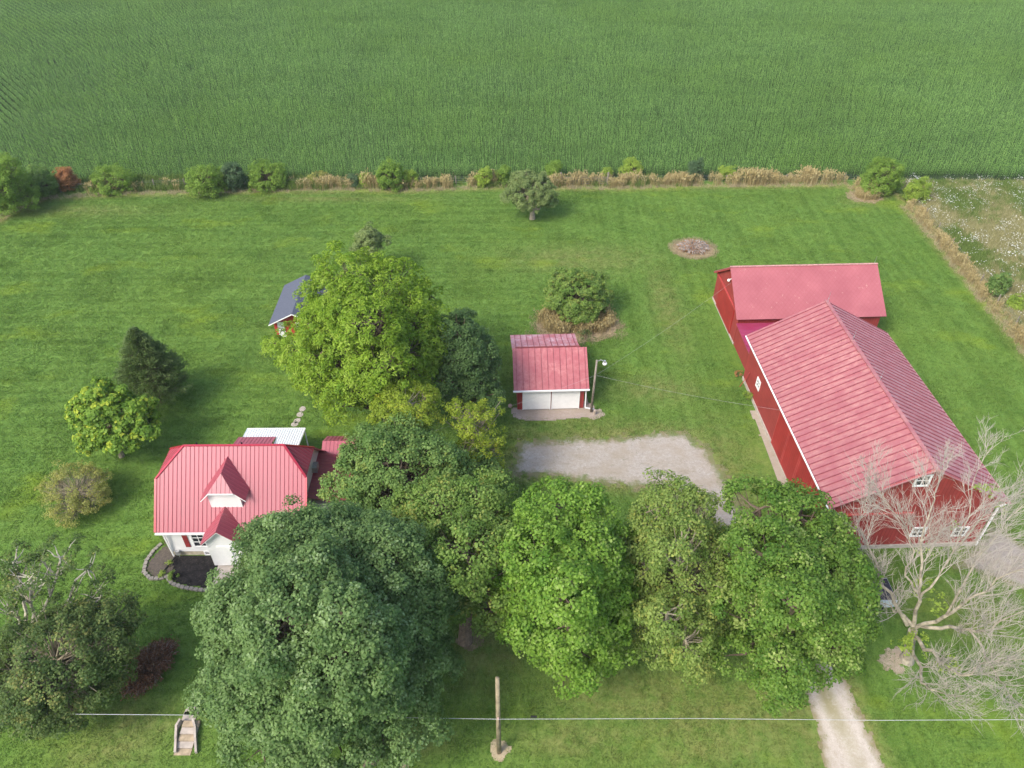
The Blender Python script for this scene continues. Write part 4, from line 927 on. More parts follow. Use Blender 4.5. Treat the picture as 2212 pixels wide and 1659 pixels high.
tree('small_conifer', G(800, 610, 0), [lobe(795, 525, 4.0, 28, 1.2), lobe(792, 505, 5.2, 16), lobe(822, 522, 4, 14), lobe(775, 540, 3.2, 16)], 'small grey green tree peeping over the top of the bright tree', leaf=LM['apple'], trunk_r=.12, clump=.35, per=40, size=.11, seed=6, ragged=.3, dens=1.5)
tree('locust_tree', G(900, 1000, 0), [lobe(880, 872, 9.5, 62, .6), lobe(845, 885, 9, 44, .6), lobe(922, 862, 9, 36, .6), lobe(905, 900, 8.5, 40, .6)], 'yellow green tree with a flat crown below the bright tree', leaf=LM['yellow'], bark=BARK_PALE, trunk_r=.2, clump=.42, per=42, size=.12, aspect=.45, seed=7, dens=1.2)
tree('locust_tree', G(1010, 1030, 0), [lobe(1015, 905, 8, 52, .5), lobe(1055, 890, 7.5, 38, .5), lobe(1040, 950, 6.5, 48, .5), lobe(985, 880, 8.5, 30, .5), lobe(1075, 965, 5.5, 28, .5), lobe(1000, 985, 6, 42, .6), lobe(1058, 1000, 4.5, 34, .6)], 'sparse yellow green tree with grey bare twigs left of the garage', leaf=LM['yellow'], bark=BARK_PALE, trunk_r=.2, clump=.38, per=30, size=.12, aspect=.45, seed=8, dens=.75, twigs=.9, ragged=.3)
tree('broadleaf_tree', G(900, 1180, 0), [lobe(860, 1025, 7.0, 132, .85), lobe(800, 985, 8.5, 62), lobe(890, 965, 8, 52), lobe(760, 1050, 6.5, 62), lobe(960, 1020, 7, 60), lobe(1030, 1010, 5, 48), lobe(850, 1080, 6.5, 70), lobe(870, 1110, 5, 60)],
     'round mid green tree between the house and the gravel parking', leaf=LM['mid'], trunk_r=.35, clump=.6, per=52, size=.125, auto=12, auto_r=(.2, .36), seed=9)
tree('broadleaf_tree', G(1005, 1385, 0), [lobe(1000, 1180, 8, 115, 1.05), lobe(950, 1100, 10, 60), lobe(1030, 1090, 10, 55), lobe(1065, 1060, 8.5, 42), lobe(900, 1090, 8, 42), lobe(1045, 1180, 8.5, 50), lobe(1040, 1280, 5.5, 62), lobe(975, 1260, 6, 62), lobe(930, 1170, 7, 65), lobe(1085, 1310, 4.5, 50), lobe(1090, 1240, 7, 45), lobe(880, 1130, 7, 50), lobe(1000, 1190, 11, 75), lobe(1050, 1250, 9, 58), lobe(1062, 1170, 10.5, 52), lobe(1075, 1310, 6, 46), lobe(960, 1210, 9, 50)],
     'olive green tree between the huge maple and the fresh green tree, bare trunk foot showing', leaf=LM['olive'], trunk_r=.42, clump=.58, per=46, size=.125, auto=10, auto_r=(.2, .35), seed=10, twigs=.3, shrink=.05)
tree('maple_tree', G(1215, 1450, 0), [lobe(1215, 1260, 8, 150, 1.05), lobe(1200, 1098, 12.0, 60), lobe(1268, 1105, 11.5, 54), lobe(1130, 1140, 9.5, 44), lobe(1170, 1190, 12, 70), lobe(1270, 1200, 11, 65), lobe(1320, 1190, 8.5, 48), lobe(1120, 1280, 7, 48), lobe(1300, 1290, 7.5, 62), lobe(1190, 1310, 9.5, 75), lobe(1250, 1390, 6, 75), lobe(1150, 1370, 5.5, 60), lobe(1310, 1400, 4.5, 50), lobe(1340, 1320, 5.5, 36), lobe(1220, 1450, 4, 45), lobe(1215, 1270, 13, 65), lobe(1230, 1350, 10, 60)],
     'fresh green lobed tree in the middle of the front row, below the parking', leaf=LM['green'], trunk_r=.42, clump=.6, per=52, size=.135, auto=10, auto_r=(.16, .28), seed=11, twigs=.15, shrink=.05)
tree('broadleaf_tree', G(1470, 1420, 0), [lobe(1470, 1230, 7.5, 130, 1.1), lobe(1440, 1090, 11.0, 62), lobe(1370, 1200, 8, 50), lobe(1380, 1290, 6, 55), lobe(1560, 1200, 8, 50), lobe(1565, 1290, 6, 50), lobe(1500, 1100, 11, 48), lobe(1540, 1160, 9, 40), lobe(1400, 1130, 10, 42), lobe(1410, 1220, 9, 50), lobe(1530, 1250, 8, 50), lobe(1470, 1180, 12, 52), lobe(1450, 1310, 7, 62), lobe(1530, 1340, 5, 48), lobe(1420, 1390, 4, 50), lobe(1490, 1410, 4, 50), lobe(1390, 1330, 5, 40), lobe(1440, 1325, 9.5, 52), lobe(1480, 1380, 7.5, 50)],
     'thin crowned light olive tree between the fresh green tree and the tree by the barn', leaf=LM['sparse'], bark=BARK_PALE, trunk_r=.33, clump=.55, per=40, size=.115, auto=8, auto_r=(.18, .3), seed=12, dens=1.0, twigs=.5, ragged=.25, shrink=.05)
tree('broadleaf_tree', G(1705, 1450, 0), [lobe(1715, 1270, 8, 160, 1.0), lobe(1640, 1100, 12, 65), lobe(1720, 1110, 12, 60), lobe(1770, 1170, 10, 62), lobe(1600, 1190, 9.5, 48), lobe(1785, 1250, 8, 48), lobe(1822, 1350, 6, 52), lobe(1650, 1200, 12, 70), lobe(1720, 1270, 12, 75), lobe(1630, 1310, 8.5, 70), lobe(1610, 1410, 5, 60), lobe(1760, 1390, 6, 70), lobe(1690, 1440, 4.5, 70), lobe(1850, 1350, 5, 40), lobe(1690, 1490, 3.2, 42), lobe(1810, 1420, 4, 42), lobe(1800, 1130, 8, 30), lobe(1711, 1310, 13.5, 62), lobe(1690, 1430, 8, 60), lobe(1780, 1330, 10, 55)],
     'big full green tree in front of the left end of the big barn', leaf=LM['deep'], trunk_r=.48, clump=.58, per=56, size=.12, auto=12, auto_r=(.16, .28), seed=13, shrink=.05)
# left side trees
tree('catalpa_tree', G(263, 986, 0), [lobe(238, 895, 4.5, 62, .95), lobe(215, 845, 6.5, 30), lobe(240, 860, 6, 30), lobe(185, 880, 4.8, 36), lobe(290, 890, 4.5, 42), lobe(310, 925, 3.5, 32), lobe(215, 940, 3.4, 38), lobe(265, 950, 3.3, 34), lobe(170, 900, 4, 24), lobe(190, 962, 2.4, 20)],
     'small light green tree with broad leaves and a short trunk left of the house', leaf=LM['catalpa'], bark=BARK_PALE, trunk_r=.2, clump=.42, per=26, size=.2, aspect=.8, seed=14, droop=.4, dens=1.1, fork=.25)
def conifer(name, base, top_z, r0, label, leaf, n=260, seed=1, per=70, size=.10, bark=None, cat='tree'):
    rg = np.random.default_rng(seed); t = thing(name, base, label, cat); mb = MB(); mb.tube([base, base + (0, 0, top_z * .95)], [.16, .02], 8)
    P = []; N = []; T = []
    for i in range(n):
        u = rg.random() ** .75; z = .12 * top_z + u * top_z * .86; a = rg.uniform(0, 6.283); rr = r0 * ((1 - u) ** .78) * rg.uniform(.78, 1.12) * (.75 + .25 * min(1, u / .15)) + .06
        d = np.array([math.cos(a), math.sin(a), 0.]); tip = base + d * rr + (0, 0, z + rr * .12); st_ = base + (0, 0, z - rr * .1)
        mb.tube([st_, (st_ + tip) / 2 - (0, 0, .06), tip], [.025, .018, .006], 4, cap=False)
        k = int(per * (.5 + rr / r0)); s = 1 - rg.random(k) ** 1.6 * .75; p = st_ + (tip - st_) * s[:, None] + rg.normal(0, .11 + .05 * rr / r0, (k, 3)) * (1, 1, .7); P.append(p)
        N.append(np.cross(np.tile(d, (k, 1)), rg.normal(size=(k, 3))) + (0, 0, .4)); T.append(np.clip(rg.normal(.45, .16) + rg.normal(0, .15, k) + (s - .6) * .5, 0, 1))
    P = np.vstack(P); N = np.vstack(N); N /= np.linalg.norm(N, axis=1, keepdims=True); V, Q = leaf_quads(P, N, size, .35, rg)
    quad_mesh('crown', V, Q, leaf, {'tint': ('FACE', np.hstack(T))}, parent=t); mb.build('trunk', bark or BARK, t); return t
cb = G(348, 870, 0); conifer('cedar_tree', cb, height_at(cb[0], cb[1], 708), 3.6, 'dark olive cone shaped cedar on the lawn behind the house', LM['cedar'], n=560, seed=15)
tree('shrub', G(175, 1105, 0), [lobe(165, 1060, 1.5, 68, .75), lobe(130, 1050, 1.5, 34, .8), lobe(200, 1040, 1.6, 34, .8), lobe(160, 1100, 1.0, 40, .7), lobe(205, 1080, 1.2, 30, .8)], 'round yellowing shrub on the lawn left of the house', 'shrub', leaf=LM['gold'], bark=BARK_PALE, trunk_r=.08, clump=.32, per=26, size=.075, aspect=.6, seed=16, dens=.9, twigs=.9, ragged=.25, fork=.15, twig_r=.015)
tree('broadleaf_tree', G(90, 1530, 0), [lobe(120, 1430, 5.0, 150, .8), lobe(60, 1480, 4.5, 95, .8), lobe(190, 1400, 5, 85, .8), lobe(240, 1340, 5, 60, .8), lobe(150, 1500, 3.5, 80, .8), lobe(210, 1460, 3.5, 66, .8), lobe(20, 1530, 3, 60, .8), lobe(100, 1540, 2.5, 55, .8), lobe(270, 1390, 4, 36, .8)],
     'dark spreading tree at the lower left corner above the wire', leaf=LM['dusk'], bark=BARK_PALE, trunk_r=.35, clump=.5, per=46, size=.105, seed=17, auto=6, auto_r=(.2, .35), twigs=.4, ragged=.2)
tree('broadleaf_tree', G(40, 1440, 0), [lobe(70, 1245, 8.5, 62, .7), lobe(130, 1205, 8.5, 50, .7), lobe(30, 1215, 8.5, 48, .7), lobe(190, 1230, 7.5, 42, .7), lobe(220, 1290, 6, 48, .7), lobe(15, 1300, 7, 45, .7), lobe(150, 1300, 6, 40, .7)],
     'thin crowned tree with long pale bare limbs at the left edge', leaf=LM['dusk'], bark=plain('pale limb bark', (.46, .42, .34), .9, .2, .25, 4), trunk_r=.26, clump=.42, per=32, size=.105, seed=18, twigs=.7, dens=.42, ragged=.3, fork=.35, twig_r=.03)
# dead juniper: cut brown bush
def brush(name, c, rx, ry, h, label, leafm, n=160, leaves=6000, seed=1, cat='bush', wood=None, rot=0., up=.35, sr_=.035):
    rg = np.random.default_rng(seed); t = thing(name, c, label, cat); mb = MB(); cr, sr = math.cos(rot), math.sin(rot)
    tips = []
    for i in range(n):
        a = rg.uniform(0, 6.28); rr = math.sqrt(rg.random()); x, y = rx * rr * math.cos(a), ry * rr * math.sin(a); z = h * (1 - rr * rr * .75) * rg.uniform(.6, 1.05)
        s0 = c + np.array([(x * cr - y * sr) * .35, (x * sr + y * cr) * .35, .05]); tip = c + np.array([x * cr - y * sr, x * sr + y * cr, z]); mb.tube(bez(s0, tip, up, 5, .06, rg), np.linspace(sr_, sr_ * .35, 5), 4, cap=False); tips.append((s0, tip))
    mb.build('branches', wood or DEADBARK, t)
    if leaves:
        ii = rg.integers(0, n, leaves); A = np.array([q_[0] for q_ in tips])[ii]; B = np.array([q_[1] for q_ in tips])[ii]; s = rg.uniform(.35, 1.05, leaves)[:, None]
        P = A + (B - A) * s + rg.normal(0, .1, (leaves, 3)) + np.array([0, 0, .5]) * up * 4 * s * (1 - s); P[:, 2] = np.maximum(P[:, 2], .05); N = unit(leaves, rg) + (0, 0, .5); N /= np.linalg.norm(N, axis=1, keepdims=True)
        V, Q = leaf_quads(P, N, .07, .5, rg); quad_mesh('foliage', V, Q, leafm, {'tint': ('FACE', np.clip(rg.normal(.5, .25, leaves), 0, 1))}, parent=t)
    return t
jc = (G(338, 1400, .8) + G(300, 1475, .8)) / 2; jc[2] = 0
brush('dead_juniper', jc, 2.3, 1.3, 2.0, 'dead rust brown juniper beside the dark corner tree', LM['brown'], 260, 9000, 21, 'bush', plain('grey twig', (.34, .27, .23), .9), rot=R(68), sr_=.04)
# back apple tree
tree('apple_tree', G(1150, 473, 0), [lobe(1145, 415, 3.6, 46, .85), lobe(1130, 392, 4.8, 28, .8), lobe(1160, 395, 4.6, 26, .8), lobe(1108, 425, 3.2, 24, .8), lobe(1178, 420, 3.4, 28, .8), lobe(1140, 440, 2.4, 28, .7), lobe(1185, 436, 2.4, 20, .7)],
     'grey green orchard tree standing alone before the back fence', leaf=LM['apple'], bark=BARK_PALE, trunk_r=.32, clump=.4, per=44, size=.11, seed=22, fork=.35, ragged=.22)
tree('shrub', ic + np.array([0, .5, 0]), [lobe(1245, 640, 2.6, 58, .85), lobe(1220, 612, 3.4, 34), lobe(1272, 615, 3.4, 34), lobe(1290, 645, 2.4, 28), lobe(1205, 648, 2.4, 30), lobe(1240, 675, 1.6, 36), lobe(1275, 668, 1.8, 30), lobe(1245, 600, 3.6, 24)],
     'big round green bush growing from dry weeds behind the garage', 'shrub', leaf=LM['olive'], trunk_r=.12, clump=.4, per=46, size=.115, seed=23, fork=.15, dens=1.1)
# brush pile in the lawn
brush('brush_pile', bp, 2.1, 1.8, 1.15, 'low pile of grey cut branches with rust leaves on the back lawn', LM['rust'], 260, 1800, 24, 'brush pile', plain('grey cut sticks', (.36, .33, .30), .9, .2, .6, 3), up=.3, sr_=.085)
mbp = patch('pile_soil', np.array([bp[:2] + (2.6 * math.cos(t), 2.35 * math.sin(t)) for t in np.linspace(0, 6.28, 20)[:-1]]), DRYM if False else SOIL, z=.02, st=.15, wob=.15)
patch('bush_soil', np.array([ic[:2] + (4.6 * math.cos(t), 3.0 * math.sin(t)) for t in np.linspace(0, 6.28, 20)[:-1]]), SOIL, z=.02, st=.25, wob=.4)
patch('weed_soil', np.array([cc[:2] + (-.4 + 2.4 * math.cos(t), 1.9 * math.sin(t)) for t in np.linspace(0, 6.28, 20)[:-1]]), SOIL, z=.02, st=.25, wob=.4)

# shrubs of the fence line: px, py(centre), half width px, half height px, leaf, label
SHRUBS = [
    (28, 405, 58, 62, 'shrub', 'large dark bushy shrub at the left end of the back fence'),
    (92, 393, 34, 36, 'mid', 'medium green bush between the large left shrub and the rust brown one'),
    (150, 388, 19, 27, 'rust', 'rust brown dying bush among the green fence bushes'),
    (247, 392, 50, 28, 'shrub', 'wide low green bush right of the rust brown bush'),
    (448, 390, 44, 36, 'shrub', 'leafy bush left of the narrow blue green bush'),
    (511, 382, 24, 32, 'bluesh', 'narrow blue green bush squeezed between two leafy bushes'),
    (580, 381, 42, 32, 'shrub', 'leafy bush right of the narrow blue green bush'),
    (690, 388, 26, 14, 'gold', 'low yellow weedy bush on the fence line left of the middle'),
    (765, 389, 14, 16, 'bluesh', 'small dull blue green bush left of a small bright bush'),
    (790, 389, 13, 17, 'lime', 'small bright bush between the dull one and the taller round one'),
    (846, 380, 29, 33, 'shrub', 'tall round green bush on the left half of the back fence'),
    (884, 385, 18, 18, 'lime', 'yellow green bush touching the tall round green bush'),
    (1046, 384, 16, 22, 'lime', 'narrow yellow green bush left of the orchard tree'),
    (1088, 380, 17, 20, 'shrub', 'small green bush just behind the orchard tree'),
    (1198, 369, 17, 23, 'shrub', 'upright green bush left of the gate'),
    (1311, 374, 11, 14, 'lime', 'tiny yellow green bush behind the right gate post'),
    (1363, 367, 23, 22, 'lime', 'airy light green bush right of the gate'),
    (1498, 370, 15, 25, 'bluesh', 'dark narrow bush halfway between gate and fence corner'),
    (1570, 373, 19, 15, 'lime', 'flat yellow green bush above the golden weeds'),
    (1896, 384, 44, 40, 'shrub', 'large bush at the right corner of the back fence'),
    (1980, 412, 26, 27, 'lime', 'round yellow green bush at the meadow corner'),
    (2150, 616, 22, 26, 'mid', 'green bush in the meadow fence row'),
    (2190, 654, 17, 16, 'lime', 'small bright bush at the right edge of the meadow fence row'),
]
for i, (px, py, hw_, hh_, lf, lab) in enumerate(SHRUBS):
    dp = depth(py + hh_); b = G(px, py + hh_ - 2, 0); r = hw_ * dp / F; top = max(.8, height_at(b[0], b[1] + r * .4, py - hh_)); rg = np.random.default_rng(100 + i)
    b[1] += r * .3
    c0_ = b + np.array([0, 0, top * .52]); Ls = [(c0_, np.array([r * .78, r * .7, top * .44]))]
    Ls.append((b + np.array([0, 0, top * .27]), np.array([r * .92, r * .8, top * .27])))
    for k in range(7):
        a = rg.uniform(0, 6.28); e = rg.uniform(-.6, .9); kk = rg.uniform(.3, .45)
        Ls.append((c0_ + np.array([math.cos(a) * r * .62 * math.cos(e), math.sin(a) * r * .55 * math.cos(e), math.sin(e) * top * .36]), np.array([r * kk, r * kk, top * kk * .62])))
    tree('shrub', b, Ls, lab, 'bush', 'bushes along the field fence', leaf=LM[lf], trunk_r=.04 + .008 * r, clump=.33 + .04 * r, per=30, size=.12, aspect=.5, seed=200 + i, fork=.2, twigs=.2, ragged=.34, under=-.75, dens=1.2, shrink=.15)
for (px, py, hw_, hh_, lf, lab) in ((357, 1163, 15, 24, 'shrub', 'clipped green shrub at the left corner of the house'), (367, 1222, 6, 7, 'lime', 'small yellow green plant at the top of the mulch bed'), (352, 1240, 7, 6, 'lime', 'small lime plant beside the drain pipe'), (374, 1244, 9, 9, 'shrub', 'low green perennial at the lower edge of the mulch bed'),
    (1264, 728, 17, 12, 'dark', 'dark weedy bush at the back right corner of the garage'), (1594, 810, 8, 8, 'rust', 'rusty little weed clump at the left wall of the big barn'), (1614, 858, 9, 10, 'lime', 'light green weeds at the left wall of the big barn beside its single white window')):
    dp = depth(py); b = G(px, py + hh_ * .5, 0); r = hw_ * dp / F; top = max(.35, hh_ * dp / F * 1.6)
    tree('shrub', b, [(b + np.array([0, .1, top * .55]), np.array([r, r, top * .5]))], lab, 'shrub', leaf=LM[lf], trunk_r=.03, clump=.16 if r < .5 else .25, per=24, size=.055, aspect=.5, seed=int(px), twigs=.2, dens=1.1, fork=.2, twig_r=.01)

# ------------------------------------------------------------------ bare dead tree
def bare_tree():
    rg = np.random.default_rng(31); base = G(1958, 1425, 0); t = thing('bare_tree', base, 'large bare dead tree with pale spreading limbs in front of the big barn', 'tree'); mb = MB(); tw = MB()
    J = G(1972, 1362, 3.4)
    mb.tube([base - (0, 0, .05), base + (0, 0, .4), (base + J) / 2, J], [.52, .36, .3, .28], 12)
    tips = []
    def grow(p, d, L, r, lvl):
        """one branch and its children"""
        n = 5; pts = [p]; q_ = p.copy(); dd = d.copy()
        for k in range(n):
            dd = dd + rg.normal(0, .10, 3) + np.array([0, 0, .05]); dd /= np.linalg.norm(dd); q_ = q_ + dd * L / n; pts.append(q_.copy())
        (mb if lvl < 2 else tw).tube(pts, np.linspace(r, r * .45, n + 1), 6 if lvl < 2 else 4, cap=False)
        if lvl >= 4 or L < .35: tips.append(q_); return
        m_ = {0: 5, 1: 6, 2: 6, 3: 4}[lvl]
        for k in range(m_):
            s = rg.uniform(.25, 1.0); i = min(n, int(s * n)); pp = pts[i]; ax = unit(1, rg)[0]; side = np.cross(dd, ax); side /= np.linalg.norm(side)
            nd = dd * .8 + side * rg.uniform(.35, .75) + (0, 0, .12); nd /= np.linalg.norm(nd)
            grow(pp, nd, L * rg.uniform(.42, .7), max(.007, r * .55), lvl + 1)
    limbs = [
        [(1972, 1362, 3.4), (1985, 1300, 6.5), (1994, 1241, 8.5), (1990, 1165, 10.5), (2012, 1100, 12), (2026, 1045, 13)],
        [(1985, 1300, 6.5), (2025, 1250, 9), (2060, 1190, 10.5), (2090, 1120, 12), (2100, 1050, 13.5)],
        [(1985, 1285, 7), (1955, 1245, 8), (1970, 1190, 9.5), (1960, 1140, 10.5), (1925, 1100, 11.5)],
        [(1960, 1350, 4), (1930, 1300, 6), (1900, 1245, 7.5), (1880, 1187, 9), (1857, 1135, 10), (1870, 1085, 11)],
        [(1975, 1356, 3.6), (2041, 1333, 6), (2091, 1293, 8), (2141, 1266, 9.5), (2190, 1235, 11)],
        [(1990, 1352, 4), (2050, 1355, 5), (2095, 1362, 6), (2135, 1366, 7), (2175, 1336, 8), (2225, 1312, 9)],
        [(1972, 1370, 3), (2010, 1410, 4.2), (2050, 1445, 5), (2090, 1462, 6), (2110, 1432, 7), (2170, 1425, 8)],
        [(1965, 1385, 2.6), (1980, 1430, 3.2), (1995, 1475, 4), (2008, 1492, 4.5), (2045, 1500, 5.5)],
        [(1972, 1352, 4), (1945, 1325, 5), (1915, 1305, 6)],
        [(2041, 1333, 6), (2075, 1270, 9), (2110, 1210, 11), (2150, 1160, 12), (2190, 1110, 13)],
        [(2095, 1362, 6), (2130, 1420, 6.5), (2160, 1470, 7), (2180, 1500, 7.5)],
        [(2060, 1190, 10.5), (2110, 1130, 11.5), (2160, 1090, 12.5)],
    ]
    for Lm in limbs:
        P = np.array([G(*q_) for q_ in Lm]); n = len(P); t_ = np.linspace(0, n - 1, (n - 1) * 3 + 1); pp = np.stack([np.interp(t_, range(n), P[:, k]) for k in range(3)], 1); pp[1:-1] += rg.normal(0, .07, (len(pp) - 2, 3))
        r0 = .13 if Lm[0][2] < 4.1 else .075; rad = np.linspace(r0, .02, len(pp)); mb.tube(pp, rad, 8)
        tot = len(pp)
        for k in range(int(tot * 1.4)):
            i = rg.integers(3, tot); dd = pp[min(i + 1, tot - 1)] - pp[i - 1]; dd /= np.linalg.norm(dd); sd_ = np.cross(dd, unit(1, rg)[0]); sd_ /= np.linalg.norm(sd_)
            nd = dd * .75 + sd_ * .6 + (0, 0, .15); nd /= np.linalg.norm(nd); grow(pp[i], nd, rg.uniform(1.6, 3.0), max(.02, rad[i] * .3), 2)
        dd = pp[-1] - pp[-2]; dd /= np.linalg.norm(dd); grow(pp[-1], dd, 2.6, .03, 1)
    mb.build('trunk', DEADBARK, t); tw.build('twigs', plain('pale dead twigs', (.37, .34, .29), .85, .2, .15), t)
    # the few living tufts
    V = []; Q = []; T = []; c = 0
    for (px, py, z, rp) in ((2148, 1065, 8, 12), (2160, 1100, 7, 10), (2120, 1060, 9, 12), (2025, 1310, 4.5, 22), (1990, 1265, 7, 18), (1985, 1390, 3.5, 20), (2050, 1435, 5, 18), (2000, 1190, 8, 14), (1950, 1400, 3, 18), (2060, 1140, 9, 10)):
        cc_, r_ = lobe(px, py, z, rp); v, q_, tt, _ = crown([(cc_, r_)], rg, .3, .7, 16, .1, .5); V.append(v); Q.append(q_ + c); T.append(tt); c += len(v)
    quad_mesh('leaf_tufts', np.vstack(V), np.vstack(Q), LM['lime'], {'tint': ('FACE', np.hstack(T))}, parent=t)
    return base
bt = bare_tree()
patch('tree_foot_soil', pl((1905, 1402), (1935, 1398), (1955, 1415), (1952, 1440), (1930, 1453), (1908, 1438)), gravel_mat('pale chips', (.34, .27, .19), (.52, .45, .36), .1, bite=.3), z=.02, st=.1, wob=.6)

# ------------------------------------------------------------------ fence, gate
fn = thing('wire_fence', G(700, 400), 'old wire fence on weathered posts along the cornfield', 'fence')
fl_ = band  # (name kept short)
fence_line = pl((60, 425), (160, 412), (400, 405), (700, 402), (1090, 397), (1211, 397)); fence_r = pl((1312, 397), (1500, 395), (1840, 393), (1945, 402), (1975, 440), (2040, 520), (2110, 608), (2212, 732), (2330, 875))
wires = MB()
for line in (fence_line, fence_r):
    seg = np.diff(line, axis=0); L = np.r_[0, np.cumsum(np.hypot(seg[:, 0], seg[:, 1]))]; prev = None
    for d in np.r_[np.arange(0, L[-1], 4.2), L[-1]]:
        p = np.array([np.interp(d, L, line[:, 0]), np.interp(d, L, line[:, 1]), 0]); mb = MB(); lean = np.array([random.uniform(-.06, .06), random.uniform(-.05, .05), 0]); hh = random.uniform(1.15, 1.4)
        mb.tube([p, p + lean + (0, 0, hh)], [.07, .06], 7); mb.build('post', WOODGREY, fn)
        if prev is not None:
            for z in (.3, .6, .9, 1.1): wires.tube([prev + (0, 0, z), p + (0, 0, z)], [.006, .006], 3, cap=False)
        prev = p
wires.build('wire', METAL, fn)
gt = thing('field_gate', G(1260, 398), 'low slatted wooden gate with two braced posts in the back fence', 'gate')
A, B = G(1211, 400), G(1312, 400)
for p, sg in ((A, -1), (B, 1)):
    mb = MB(); mb.tube([p, p + (0, 0, 1.9)], [.13, .12], 8); mb.build('gate_post', WOODGREY, gt)
    mb = MB(); mb.bar(p + (0, 0, 1.1), p + (sg * 2.3, -.15, .1), .13, .1); mb.build('brace', plain('pale brace wood', (.42, .35, .26), .85), gt)
mb = MB()
for z in (.25, .5, .75, 1.0, 1.2): mb.bar(A + (.2, 0, z), B + (-.2, 0, z), .04, .09)
for k in (0.03, .35, .65, .97): q_ = A + (B - A) * k; mb.bar(q_ + (0, -.04, .2), q_ + (0, -.04, 1.25), .09, .04)
mb.build('gate_panel', WOODGREY, gt)

# ------------------------------------------------------------------ utility pole and cable
ub = G(1078, 1625, 0); ut = thing('utility_pole', ub, 'brown wooden utility pole near the bottom carrying the long cable', 'utility pole')
uh = height_at(ub[0], ub[1], 1465); tp = ub + np.array([0.0, 0, uh])
mb = MB(); mb.tube([ub, ub + (0, 0, uh * .5), tp], [.15, .135, .115], 14); mb.build('pole', plain('brown pole wood', (.27, .225, .15), .85, .2, .3, 3), ut, smooth=True)
zc_ = height_at(ub[0], ub[1], 1546)
mb = MB(); mb.tube([ub + (0, -.16, zc_ - .06), ub + (0, -.16, zc_ + .06)], [.05, .05], 8); mb.build('insulator', plain('pinkish bracket', (.6, .4, .38), .6), ut)
mb = MB(); mb.tube([ub + (.08, -.15, zc_), ub + (.02, -.15, zc_ - 1.2)], [.015, .015], 5); mb.build('ground_wire', BLACK, ut)
cab = ub + np.array([0, -.2, zc_])
CAB = plain('silver cable', (.42, .43, .44), .45, .4, .1)
def cable(pts, label):
    P = np.array(pts); mb = MB(); n = len(P); t_ = np.linspace(0, n - 1, (n - 1) * 8 + 1); pp = np.stack([np.interp(t_, range(n), P[:, k]) for k in range(3)], 1); mb.tube(pp, .015, 6); return tag(mb.build('overhead_cable', CAB, loc=P[0]), label, 'cable')
zl = zc_ - .3
cable([cab, G(600, 1546, zc_ - .25), G(200, 1543, zc_ - .15), G(-500, 1536, zc_)], 'silver overhead cable running left from the utility pole')
cable([cab, G(1500, 1552, zc_ - .25), G(1900, 1556, zc_ - .25), G(2300, 1554, zc_ - .1), G(2700, 1545, zc_)], 'silver overhead cable running right from the utility pole')
mb = MB(); a, b = G(1146, 1548, zc_ - .02), G(1160, 1548, zc_ - .02); mb.tube([a, b], [.06, .06], 8); tag(mb.build('cable_splice', BLACK, loc=a), 'black splice sleeve on the cable just right of the pole', 'cable sleeve')
STRAW = gravel_mat('bleached straw', (.42, .33, .2), (.62, .53, .36), .2, bite=.35)
patch('pole_foot_straw', pl((1060, 1608), (1075, 1600), (1090, 1602), (1098, 1615), (1096, 1632), (1085, 1642), (1070, 1638), (1058, 1622)), STRAW, z=.02, st=.08, wob=.25)
patch('trunk_foot_soil', pl((850, 1650), (862, 1640), (880, 1642), (878, 1660), (860, 1668)), gravel_mat('trunk foot soil', (.30, .22, .16), (.42, .33, .25), .1, bite=.3), z=.02, st=.08, wob=.2)
rt = G(1010, 1385, 0); patch('trunk_soil', np.array([rt[:2] + (.1 + .9 * math.cos(t), .6 * math.sin(t)) for t in np.linspace(0, 6.28, 12)[:-1]]), SOIL, z=.02, st=.12, wob=.3)

# ------------------------------------------------------------------ front steps and walk
st_t = thing('garden_steps', G(403, 1600), 'worn concrete steps with curved side walls at the lower left', 'steps')
S = lambda px, py, z=0: G(px, py, z)
ya, yb_ = G(403, 1632)[1], G(406, 1560)[1]; xc0 = G(403, 1600)[0]
for i in range(5):
    t0 = ya + (yb_ - ya) * i / 5; t1 = ya + (yb_ - ya) * (i + 1) / 5; mb = MB(); mb.box(fr0, xc0 - .48, xc0 + .52, t0, t1 - .02, 0, .05 + .05 * i); mb.build('step', CONCRETE if i % 2 else plain('stained concrete', (.36, .29, .2), .9, .1, .35, 3), st_t)
for sg in (-1, 1):
    P = [G(403 + sg * 22 + (0 if sg > 0 else -1), 1628), G(403 + sg * 21, 1600), G(404 + sg * 20, 1575), G(407 + sg * 13, 1560)]; mb = MB()
    for a, b, h0 in zip(P[:-1], P[1:], (.2, .3, .4)): mb.bar(a + (0, 0, h0 / 2), b + (0, 0, h0 / 2 + .05), .13, h0 + .1)
    mb.build('side_wall', CONCRETE, st_t)
SLAB = CONCRETE
for i, (px, py, lab) in enumerate(((410, 1548, 'lower of the two concrete slabs at the head of the front steps'), (415, 1536, 'upper of the two concrete slabs at the head of the front steps'))):
    p = G(px, py); mb = MB(); mb.box(fr0, p[0] - .42, p[0] + .42, p[1] - .3, p[1] + .3, 0, .05); tag(mb.build('paving_slab', SLAB, loc=p), lab, 'slab')
